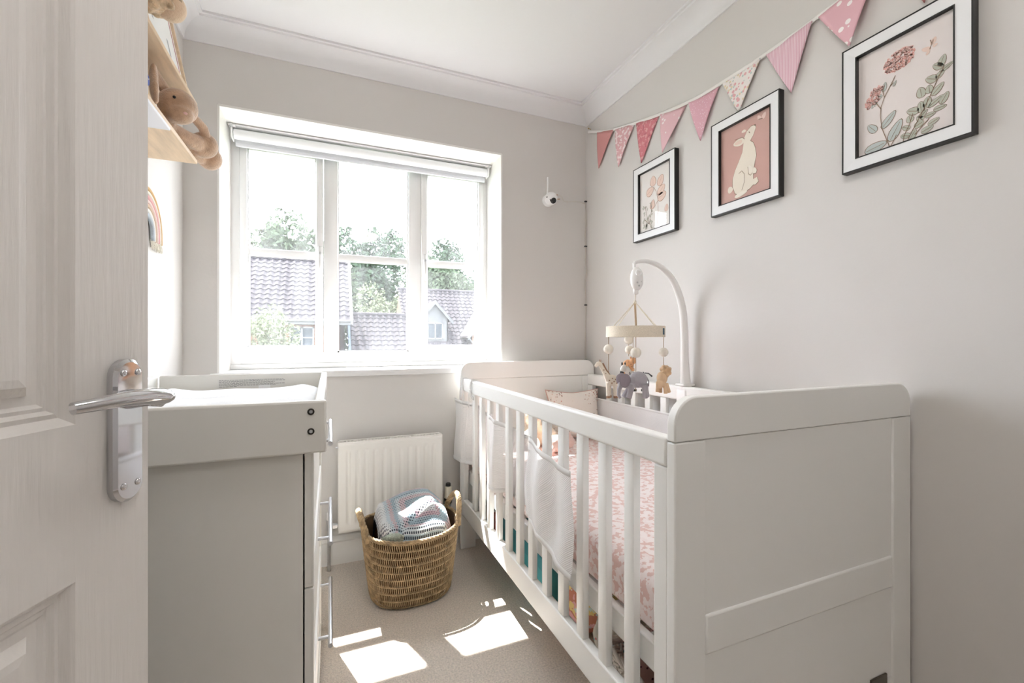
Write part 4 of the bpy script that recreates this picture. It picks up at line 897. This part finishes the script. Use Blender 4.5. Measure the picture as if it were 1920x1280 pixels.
# curly toy on the upper shelf, its head over the edge
t = thing('plush_lamb', (-.45, 1.35, SU), 'curly tan plush toy peeping over the upper shelf', 'soft toy')
mb = MB()
hc = Vector((-.400, 1.34, 1.905))
for i in range(90):
    v = Vector((rnd.gauss(0, 1), rnd.gauss(0, 1), rnd.gauss(0, 1))).normalized(); mb.ball(hc+Vector((v.x*.046, v.y*.046, v.z*.042)), .010, 8, 6)
mb.ball(hc, .044, 14, 10).ball((-.47, 1.33, 1.90), (.05, .05, .045), 14, 10)
blend('body', mb, M_curly, t, .0035, 1)
obj('face', MB().ball(hc+Vector((.026, .020, -.012)), (.034, .032, .036), 18, 12), mat('cream_face', (.72, .54, .38), 1, bump=.8, bscale=250, sheen=.5), t, smooth=True)
# leaning wooden picture frame on the upper shelf
t = thing('leaning_frame', (-.45, 1.6, SU), 'thin pale wooden photo frame leaning on the upper shelf', 'picture')
LT = Matrix.Translation((-.434, 1.60, SU+.001)) @ Matrix.Rotation(math.radians(-11), 4, 'Y')
fo = MB()
for a in ((-.012, 0, -.175, .175, 0, .014), (-.012, 0, -.175, .175, .26, .274), (-.012, 0, -.175, -.161, .014, .26), (-.012, 0, .161, .175, .014, .26)): fo.box(*a, T=LT)
obj('frame', fo, M_pine, t)
pp = obj('mount_paper', MB().box(-.010, -.008, -.161, .161, .014, .26, T=LT), mat('white_card', (.84, .84, .84), .8), t)
obj('pink_stripe', MB().box(-.0078, -.0074, .135, .145, .014, .26, T=LT), mat('rose_ink', (.48, .24, .26), .8), pp)
for a, b in ((-.08, .10), (.0, .16), (.05, .07)): obj('grey_smudge', MB().box(-.0078, -.0074, a, a+.012, b, b+.05, T=LT), mat('grey_ink', (.45, .46, .48), .8), pp)
# wipes pack with blue oval, and a white booklet tucked beneath
t = thing('wipes_pack', (-.46, 1.33, SL), 'white and pale blue pack with a blue oval logo on the lower shelf', 'packet')
obj('pack', rbox(-.535, -.428, 1.22, 1.400, SL+.001, SL+.075, .014, 3), mat('pale_blue_pack', (.66, .74, .82), .35), t, smooth=True, auto=60)
lg = obj('logo_oval', MB().lathe([(.022, 0), (.022, .001)], (-.4280, 1.372, SL+.045), 24, T=Matrix.Rotation(PI/2, 3, 'Y') @ Matrix.Diagonal((.75, 1, 1))), mat('royal_blue', (.02, .07, .36), .4), t)
obj('logo_swirl', MB().tube([(-.4266, 1.358, SL+.040), (-.4266, 1.368, SL+.050), (-.4266, 1.378, SL+.044), (-.4266, 1.386, SL+.050)], (.0006, .0022), 6), M_plastic, lg)
t = obj('booklet', bx(-.475, -.418, 1.10, 1.52, SL-.022, SL-.0135, b=.002), mat('booklet_white', (.80, .81, .86), .5))
tag(t, 'white booklet fixed under the front of the lower shelf', 'booklet')

# rainbow wall hanging on the left wall
t = thing('rainbow_hanging', (XL, 1.80, 1.36), 'small macrame rainbow with fringed ends hung on the left wall', 'wall hanging')
rc = (1.800, 1.385)
for i, (r, c) in enumerate(((.130, (.62, .42, .22)), (.117, (.78, .74, .66)), (.104, (.72, .42, .42)), (.091, (.78, .62, .58)), (.078, (.60, .46, .34)), (.065, (.80, .78, .74)), (.052, (.50, .55, .60)))):
    P = [(XL+.008, rc[0]+r*math.cos(a), rc[1]+.02+r*1.12*math.sin(a)) for a in [PI*j/24 for j in range(25)]]; P = [(XL+.008, rc[0]+r, rc[1])]+P+[(XL+.008, rc[0]-r, rc[1])]
    obj('arc', MB().tube(P, .0062, 8), mat('rainbow_yarn_%d' % i, c, 1, bump=.8, bscale=400), t, smooth=True)
fg = MB()
for s in (-1, 1):
    for i in range(44):
        y = rc[0]+s*rnd.uniform(.046, .138); fg.tube([(XL+rnd.uniform(.004, .012), y, rc[1]+.004), (XL+rnd.uniform(.004, .014), y+rnd.uniform(-.004, .004), rc[1]-.012), (XL+rnd.uniform(.004, .016), y+rnd.uniform(-.007, .007), rc[1]-rnd.uniform(.022, .032))], .0014, 5)
obj('fringe', fg, mat('cream_fringe', (.80, .76, .68), 1), t, kind='stuff')

# ================================================================ UNDER THE CRIB
t = thing('storage_box', (.9, 1.6, 0), 'teal lidded storage box under the far half of the cot', 'box')
M_teal = mat('teal_card', (.045, .27, .31), .6)
obj('box_body', bx(.752, 1.20, 1.50, 1.94, .002, .175, b=.004), M_teal, t); obj('lid', bx(.747, 1.205, 1.495, 1.945, .160, .215, b=.004), mat('teal_lid', (.035, .21, .25), .6), t)
t = obj('red_book', bx(.752, .90, 1.955, 2.05, .002, .19, b=.003), mat('brick_red_cover', (.42, .10, .07), .6)); tag(t, 'red covered book standing beyond the teal box under the cot', 'book')
def lump(c, r, seed, n=22):
    R0 = random.Random(seed); ph = [R0.uniform(0, 6) for _ in range(6)]; mb = MB()
    def f(u, v):
        a = 2*PI*u; b = PI*(v-.5)
        d = 1+.10*math.sin(3*a+ph[0]+2*b)+.07*math.sin(5*a+ph[1])*math.cos(3*b+ph[2])+.05*math.sin(9*b+ph[3]+a*2)
        cb_ = math.copysign(abs(math.cos(b))**.7, math.cos(b)); sb = math.copysign(abs(math.sin(b))**.8, math.sin(b))
        return (c[0]+r[0]*d*cb_*math.cos(a), c[1]+r[1]*d*cb_*math.sin(a), max(.003, c[2]+r[2]*d*sb))
    return mb.grid(f, n*2, n)
M_bag = pattern('paisley_print', (.55, .22, .15), [((.78, .62, .25), 0, .52), ((.72, .40, .42), 3.1, .56), ((.60, .72, .68), 7.7, .62)], 26, 'noise')
tag(obj('fabric_bag', lump((.895, 1.345, .135), (.115, .115, .13), 3), M_bag, smooth=True), 'red and yellow patterned fabric bag beside the teal box', 'bag')
M_bag2 = pattern('teal_ditsy_print', (.62, .60, .54), [((.10, .34, .36), 0, .34), ((.55, .20, .20), 4, .22)], 60)
tag(obj('fabric_bundle', lump((.835, 1.165, .09), (.065, .050, .09), 5), M_bag2, smooth=True), 'cream bundle of teal sprigged cloth behind the wicker basket', 'cloth')
wk = thing('wicker_basket', (.94, .94, 0), 'low white wicker basket under the near end of the cot', 'basket')
M_wick = mat('white_wicker', (.74, .71, .66), .7, bump=.3, bscale=120)
WB = (.760, 1.12, .80, 1.09, .145)
def wper(s, off=0, z=0):
    x0, x1, y0, y1 = WB[0]-off, WB[1]+off, WB[2]-off, WB[3]+off; P = 2*(x1-x0+y1-y0); d = (s % 1)*P
    for a, b in (((x0, y0), (x0, y1)), ((x0, y1), (x1, y1)), ((x1, y1), (x1, y0)), ((x1, y0), (x0, y0))):
        l = abs(a[0]-b[0])+abs(a[1]-b[1])
        if d <= l: t_ = d/l; return Vector((a[0]+(b[0]-a[0])*t_, a[1]+(b[1]-a[1])*t_, z))
        d -= l
    return Vector((x0, y0, z))
ws = MB(); nst = 60
for j in range(11):
    z = .008+j*.0142
    ws.tube([wper(i/(nst*2), .003+.004*math.cos(PI*(i+j))+.02*z, z+.002*math.sin(i*1.7+j)) for i in range(nst*2)], .0042, 5, closed=True)
obj('weave_strands', ws, M_wick, wk, smooth=True, kind='stuff')
wu = MB()
for i in range(nst): p = wper(i/nst, .004); wu.tube([p+Vector((0, 0, .002)), p+Vector((0, 0, WB[4]))], .003, 5)
obj('upright_canes', wu, M_wick, wk, kind='stuff')
rope('rim', [wper(i/120, .007, WB[4]) for i in range(121)], .010, .6, wk, 3, M_wick)
obj('basket_floor', bx(WB[0], WB[1], WB[2], WB[3], .002, .006), M_wick, wk)
tag(obj('folded_cloth', lump((.855, .885, .125), (.075, .055, .085), 9), mat('sage_cloth', (.33, .32, .25), .95, bump=.3), smooth=True), 'olive grey cloth bundled in the white wicker basket', 'cloth')
tag(obj('folded_cloth', lump((.845, 1.015, .12), (.065, .05, .075), 11), pattern('rose_dot_print', (.70, .44, .42), [((.20, .08, .10), 0, .26)], 60), smooth=True), 'rose cloth with dark dots at the far end of the wicker basket', 'cloth')
tag(obj('folded_cloth', lump((1.02, .94, .12), (.075, .09, .09), 12), mat('brown_cloth', (.20, .13, .09), .95, bump=.3), smooth=True), 'dark brown cloth at the back of the white wicker basket', 'cloth')

# ================================================================ FILL LAMPS ADDED OUT OF VIEW
t = thing('hall_fill_lamp', (.4, -.9, ZC), 'added unseen fill lamp on the hall ceiling behind the doorway', 'lamp')  # added behind the camera to brighten the faces turned this way
me_ = bpy.data.materials.new('fill_glow'); me_.use_nodes = True; N, L = nt(me_); N['Principled BSDF'].inputs['Emission Color'].default_value = (1, .96, .92, 1); N['Principled BSDF'].inputs['Emission Strength'].default_value = 13  # glow shared by both added fill lamps
obj('fill_dome', MB().lathe([(.001, -.085), (.09, -.08), (.15, -.055), (.17, -.01), (.17, 0)], (.4, -.9, ZC), 32), me_, t, smooth=True)
t = thing('room_fill_lamp', (.42, .62, ZC), 'added unseen fill lamp near the middle of the nursery ceiling', 'lamp')  # second added lamp, lifting the room and its back wall
obj('fill_dome', MB().lathe([(.001, -.085), (.09, -.08), (.15, -.055), (.17, -.01), (.17, 0)], (.42, .45, ZC), 32), me_, t, smooth=True)

# ================================================================ OUTSIDE
GZ = -2.7
def matte(*names):
    for n_ in names: MATS[n_].node_tree.nodes['Principled BSDF'].inputs['Specular IOR Level'].default_value = .08
struct('ground', bx(-40, 60, 2.8, 80, GZ-.1, GZ), mat('lawn_and_path', (.035, .05, .02), .9, noise=.5, nscale=.5))
M_tile = mat('grey_brown_roof_tile', (.030, .027, .030), .9, noise=.25, nscale=3)
M_brick = mat('brick_wall', (.12, .055, .035), .9)
N, L = nt(M_brick); bt = N.new('ShaderNodeTexBrick'); bt.inputs['Scale'].default_value = 4.5; bt.inputs['Color1'].default_value = (.13, .06, .035, 1); bt.inputs['Color2'].default_value = (.10, .045, .03, 1); bt.inputs['Mortar'].default_value = (.12, .10, .08, 1)
tcb = N.new('ShaderNodeTexCoord'); mpb = N.new('ShaderNodeMapping'); mpb.inputs['Rotation'].default_value = (PI/2, 0, 0); L.new(tcb.outputs['Object'], mpb.inputs[0]); L.new(mpb.outputs[0], bt.inputs['Vector']); L.new(bt.outputs[0], N['Principled BSDF'].inputs['Base Color'])
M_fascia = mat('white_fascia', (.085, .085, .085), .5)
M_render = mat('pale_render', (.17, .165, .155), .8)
M_dglass = mat('far_window_glass', (.03, .036, .042), .6)
def tile_mesh(tw_, gl_):
    mb = MB(); nu = 6; prof_ = []
    for i in range(nu+1):
        u = i/nu; prof_.append((u*tw_, .040*math.sin(u*2*PI)*(.5+.5*(1 if u < .5 else .55))))
    top = [(x, 0, h+.048) for x, h in prof_]+[(x, gl_*1.12, h+.006) for x, h in prof_]; bot = [(x, 0, h+.008) for x, h in prof_]
    k = nu+1; mb.add(top+bot, [(i, i+1, k+i+1, k+i) for i in range(nu)]+[(2*k+i, 2*k+i+1, i+1, i) for i in range(nu)])
    return me('roof_tile', mb, M_tile, True, 50)
def roof(parent, x0, cols, y0, z0, rows, pitch, skip=None, tw_=.30, g_=.315, limit=300, below=0):
    """rows of interlocking pantiles, each one its own part; rows below LIMIT rows go into one joined part"""
    tm = tile_mesh(tw_, g_); E = (pitch, 0, 0); cp_, sp_ = math.cos(pitch), math.sin(pitch); px, py, pz = parent.location; n = 0; rest = MB(); rot = Matrix.Rotation(pitch, 3, 'X')
    for j in reversed(range(rows)):
        for i in range(cols):
            x, y, z = x0+i*tw_, y0+j*g_*cp_, z0+j*g_*sp_
            if skip and skip(x+tw_/2, y, z): continue
            if n < limit: place('roof_tile', tm, parent, (x-px, y-py, z-pz+rnd.uniform(-.004, .004)), E); n += 1
            else:
                o_ = Vector((x, y, z)); rest.add([o_+rot @ v.co for v in tm.vertices], [list(p.vertices) for p in tm.polygons])
    L_ = rows*g_
    back = MB().box(x0, x0+cols*tw_, 0, L_, -.05, 0); back.v = [tuple(Vector((0, y0, z0))+rot @ Vector((v[0], v[1], v[2]))) for v in back.v]
    obj('roof_deck', back, M_tile, parent)
    if rest.v: obj('lower_roof_tiles', rest, M_tile, parent, kind='stuff')
    yt, zt = y0+L_*cp_, z0+L_*sp_
    rd = me('ridge_tile', MB().tube([(0, 0, 0), (.44, 0, 0)], .11, 10), M_tile, True, 50)
    for i in range(int(cols*tw_/.45)+1): 
        if x0+i*.45 < x0+cols*tw_-.2: place('ridge_tile', rd, parent, (x0+i*.45-px, yt-py, zt-pz+.0))
    return yt, zt
# left house
h1 = thing('brick_house', (-2, 23, GZ), 'brick house with a big grey tiled roof seen through the left pane', 'house')
P45 = PI/4
cols1 = 17; hx1 = .80; hx0 = hx1-cols1*.30
yt, zt = roof(h1, hx0, cols1, 20.0, 1.88, 14, P45)
obj('brick_front_wall', bx(hx0+.05, hx1-.22, 20.3, 20.5, GZ, 1.80), M_brick, h1)
obj('brick_gable_wall', MB().prism([(20.3, GZ), (20.3, 1.85), (yt, zt-.15), (2*yt-20.3, 1.85), (2*yt-20.3, GZ)], (hx1-.42, 0, 0), (0, 1, 0), (0, 0, 1), (.2, 0, 0)), M_brick, h1)
obj('fascia_board', bx(hx0, hx1, 19.90, 19.98, 1.72, 1.88), M_fascia, h1); obj('gutter', MB().tube([(hx0, 19.85, 1.86), (hx1, 19.85, 1.86)], .05, 8), M_fascia, h1)
obj('barge_board', MB().prism([(19.95, 1.72), (19.95, 1.92), (yt, zt+.08), (2*yt-19.95, 1.92), (2*yt-19.95, 1.72), (yt, zt-.18)], (hx1, 0, 0), (0, 1, 0), (0, 0, 1), (.12, 0, 0)), M_fascia, h1)
def casement(parent, x0, x1, z0, z1, y, nx, nz=1, fw=.06):
    mb = MB().box(x0, x1, y-.06, y, z0, z0+fw).box(x0, x1, y-.06, y, z1-fw, z1)
    for i in range(nx+1): x = x0+(x1-x0-fw)*i/nx; mb.box(x, x+fw, y-.06, y, z0, z1)
    for i in range(1, nz): z = z0+(z1-z0)*i/nz; mb.box(x0, x1, y-.05, y, z-.02, z+.02)
    f = obj('window', mb, mat('far_window_frame', (.16, .16, .16), .5), parent)
    for i in range(nx): 
        a = x0+(x1-x0-fw)*i/nx+fw; b_ = x0+(x1-x0-fw)*(i+1)/nx; obj('pane', bx(a, b_, y-.03, y-.02, z0+fw, z1-fw), M_dglass, f)
casement(h1, -1.55, -.62, .25, 1.62, 20.3, 2, 3)
obj('soffit', bx(hx0, hx1, 19.92, 20.4, 1.70, 1.73), M_fascia, h1)
# lower link roof in the middle
h2 = thing('garage_block', (2, 23, GZ), 'lower grey tiled roof between the two houses', 'house')
yt2, zt2 = roof(h2, .92, 9, 21.35, .36, 9, P45)
obj('block_wall', bx(1.0, 3.6, 21.7, 21.9, GZ, .35), M_brick, h2)
obj('verge_strip', MB().prism([(21.3, .30), (21.3, .52), (yt2, zt2+.14), (yt2, zt2-.1)], (.80, 0, 0), (0, 1, 0), (0, 0, 1), (.10, 0, 0)), mat('blue_grey_strip', (.07, .09, .12), .5), h2)  # blue-grey strip along the left verge
# right house with dormer
h3 = thing('gabled_house', (6, 26, GZ), 'grey tiled house with a white gabled dormer seen through the right pane', 'house')
DXc, DY = 5.43, 24.35
def skip3(x, y, z): return abs(x-DXc) < .80 and 24.2 < y and z < 3.10-abs(x-DXc)*1.0 and z > .3
yt3, zt3 = roof(h3, 3.86, 19, 23.55, .20, 18, P45, skip=skip3)
obj('front_wall', bx(3.95, 9.4, 23.9, 24.1, GZ, .2), M_brick, h3); 
obj('side_gable_wall', MB().prism([(23.9, GZ), (23.9, .3), (yt3, zt3-.15), (2*yt3-23.9, .3), (2*yt3-23.9, GZ)], (3.95, 0, 0), (0, 1, 0), (0, 0, 1), (.15, 0, 0)), M_brick, h3)
# dormer
dw = .84; de, da = 2.28, 3.26
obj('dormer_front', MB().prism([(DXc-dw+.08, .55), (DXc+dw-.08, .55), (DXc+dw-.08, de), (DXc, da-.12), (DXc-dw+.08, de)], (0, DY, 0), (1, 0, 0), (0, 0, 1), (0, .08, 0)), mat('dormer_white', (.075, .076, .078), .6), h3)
obj('dormer_cheek', bx(DXc-dw+.08, DXc-dw+.14, DY, DY+2, .55, de), M_fascia, h3); obj('dormer_cheek', bx(DXc+dw-.14, DXc+dw-.08, DY, DY+2, .55, de), M_fascia, h3)
for s in (-1, 1):
    obj('dormer_roof', MB().prism([(DXc, da), (DXc+s*(dw+.16), de-.10), (DXc+s*(dw+.16), de-.16), (DXc, da-.06)], (0, DY-.15, 0), (1, 0, 0), (0, 0, 1), (0, 2.4, 0)), M_tile, h3)
    obj('dormer_barge_board', MB().prism([(DXc, da+.03), (DXc+s*(dw+.22), de-.18), (DXc+s*(dw+.16), de-.34), (DXc, da-.20)], (0, DY-.20, 0), (1, 0, 0), (0, 0, 1), (0, .06, 0)), MATS['dormer_white'], h3)
casement(h3, DXc-.42, DXc+.46, 1.12, 2.04, DY-.01, 2)
# small right gable with downpipe
GX = 8.35
obj('porch_gable', MB().prism([(GX-1.15, GZ), (GX+1.15, GZ), (GX+1.15, 1.3), (GX, 2.6), (GX-1.15, 1.3)], (0, 23.0, 0), (1, 0, 0), (0, 0, 1), (0, .1, 0)), M_brick, h3)
for s in (-1, 1):
    obj('gable_roof', MB().prism([(GX, 2.9), (GX+s*1.4, 1.3), (GX+s*1.4, 1.2), (GX, 2.78)], (0, 22.8, 0), (1, 0, 0), (0, 0, 1), (0, 3.4, 0)), M_tile, h3)
    obj('gable_barge_board', MB().prism([(GX, 2.93), (GX+s*1.45, 1.28), (GX+s*1.45, 1.05), (GX, 2.68)], (0, 22.74, 0), (1, 0, 0), (0, 0, 1), (0, .06, 0)), MATS['dormer_white'], h3)
obj('gable_infill', MB().prism([(GX-1.1, 1.2), (GX+1.1, 1.2), (GX, 2.6)], (0, 22.9, 0), (1, 0, 0), (0, 0, 1), (0, .1, 0)), M_render, h3)
obj('downpipe', MB().tube([(GX-1.45, 22.75, 1.22), (GX-1.15, 22.85, .9), (GX-1.12, 22.9, .7), (GX-1.12, 22.9, GZ)], .045, 8), MATS['dormer_white'], h3)
# trees and shrub
def tree(name, x, y, top, rx, ry, rz, n, col, size, label, cat='tree', seed=0, group=None, gap=.0):
    R0 = np.random.RandomState(seed); t = thing(name, (x, y, GZ), label, cat, group)
    nb = 26; cz0 = top-rz; cs = R0.normal(size=(nb, 3)); cs /= np.linalg.norm(cs, axis=1)[:, None]; cs *= R0.uniform(.35, .86, (nb, 1))
    br_ = R0.uniform(.22, .42, nb); idx = R0.randint(0, nb, n); d = R0.normal(size=(n, 3)); d /= np.linalg.norm(d, axis=1)[:, None]
    p = (cs[idx]+d*br_[idx][:, None]*R0.uniform(.55, 1.05, (n, 1)))*np.array([rx, ry, rz])+np.array([x, y, cz0])
    a = R0.normal(size=(n, 3)); a /= np.linalg.norm(a, axis=1)[:, None]; b = np.cross(a, R0.normal(size=(n, 3))); b /= np.linalg.norm(b, axis=1)[:, None]
    s = size*R0.uniform(.6, 1.25, (n, 1)); V = np.stack([p-a*s, p+b*s*.45, p+a*s, p-b*s*.45], 1).reshape(-1, 3)
    dm = bpy.data.meshes.new('foliage'); dm.vertices.add(4*n); dm.vertices.foreach_set('co', V.ravel()); dm.loops.add(4*n); dm.loops.foreach_set('vertex_index', np.arange(4*n)); dm.polygons.add(n); dm.polygons.foreach_set('loop_start', np.arange(0, 4*n, 4)); dm.polygons.foreach_set('loop_total', np.full(n, 4)); dm.update(calc_edges=True)
    dm.materials.append(mat('leaf_'+col[0], col[1], .8, noise=.35, nscale=.8)); o = bpy.data.objects.new('foliage', dm); C.objects.link(o); o.parent = t; o.matrix_parent_inverse = Matrix.Translation(-Vector(t.location)); o['kind'] = 'stuff'
    tk = MB().tube([(x, y, GZ), (x+.1*rx*.2, y, GZ+(top-GZ)*.35), (x, y, cz0)], [rx*.07, rx*.055, rx*.03], 8)
    for i in range(8):
        c = cs[i]*np.array([rx, ry, rz])*.85+np.array([x, y, cz0]); tk.tube([(x, y, cz0-rz*.5), tuple((np.array([x, y, cz0-rz*.4])+c)/2+np.array([0, 0, .1])), tuple(c)], [rx*.03, rx*.018, rx*.008], 6)
    obj('trunk', tk, mat('bark', (.06, .045, .03), .9), t)
DG, MG, PG = ('deep', (.045, .068, .042)), ('mid', (.060, .080, .048)), ('pale', (.11, .125, .075))
tree('tree', -2.2, 38, 11.0, 4.3, 2.2, 5.6, 15000, MG, .25, 'tall green tree rising behind the left tiled roof', seed=1)
tree('tree', 3.6, 44, 12.6, 4.6, 2.2, 7.8, 17000, DG, .27, 'tallest leafy tree in the middle pane', seed=2)
tree('tree', 8.8, 38, 10.6, 3.9, 2.2, 6.6, 15000, MG, .25, 'broad green tree at the right of the middle pane', seed=3)
tree('tree', 12.8, 49.5, 12.3, 4.4, 2.2, 7.6, 14000, DG, .27, 'rounded dark tree straight above the dormer gable', seed=14)
tree('tree', 15.6, 43.5, 10.2, 4.2, 2.2, 6.6, 12000, DG, .27, 'dark tree right of the dormer near the right sash', seed=4)
tree('tree', 17.6, 37.5, 8.8, 3.6, 2.2, 5.6, 9000, MG, .25, 'green tree at the far right of the right pane', seed=5)
tree('tree', 24.5, 43, 9.6, 4, 3, 6, 6000, DG, .25, 'tree beyond the right window frame', seed=8)
tree('tree', -9.5, 43, 8.6, 4, 3, 5.2, 5000, DG, .25, 'tree beyond the left window frame', seed=9)
tree('bush', 3.9, 34, 5.6, 3.1, 1.6, 3.9, 11000, PG, .15, 'pale green bush between the two tiled roofs', 'bush', seed=6)
tree('bush', -1.62, 14, 1.86, 1.15, .9, 1.5, 7000, PG, .062, 'pale leafy shrub before the brick house', 'bush', seed=7)
matte('grey_brown_roof_tile', 'far_window_glass', 'brick_wall', 'lawn_and_path', 'white_fascia', 'pale_render', 'blue_grey_strip', 'dormer_white', 'leaf_deep', 'leaf_mid', 'leaf_pale', 'bark', 'far_window_frame')
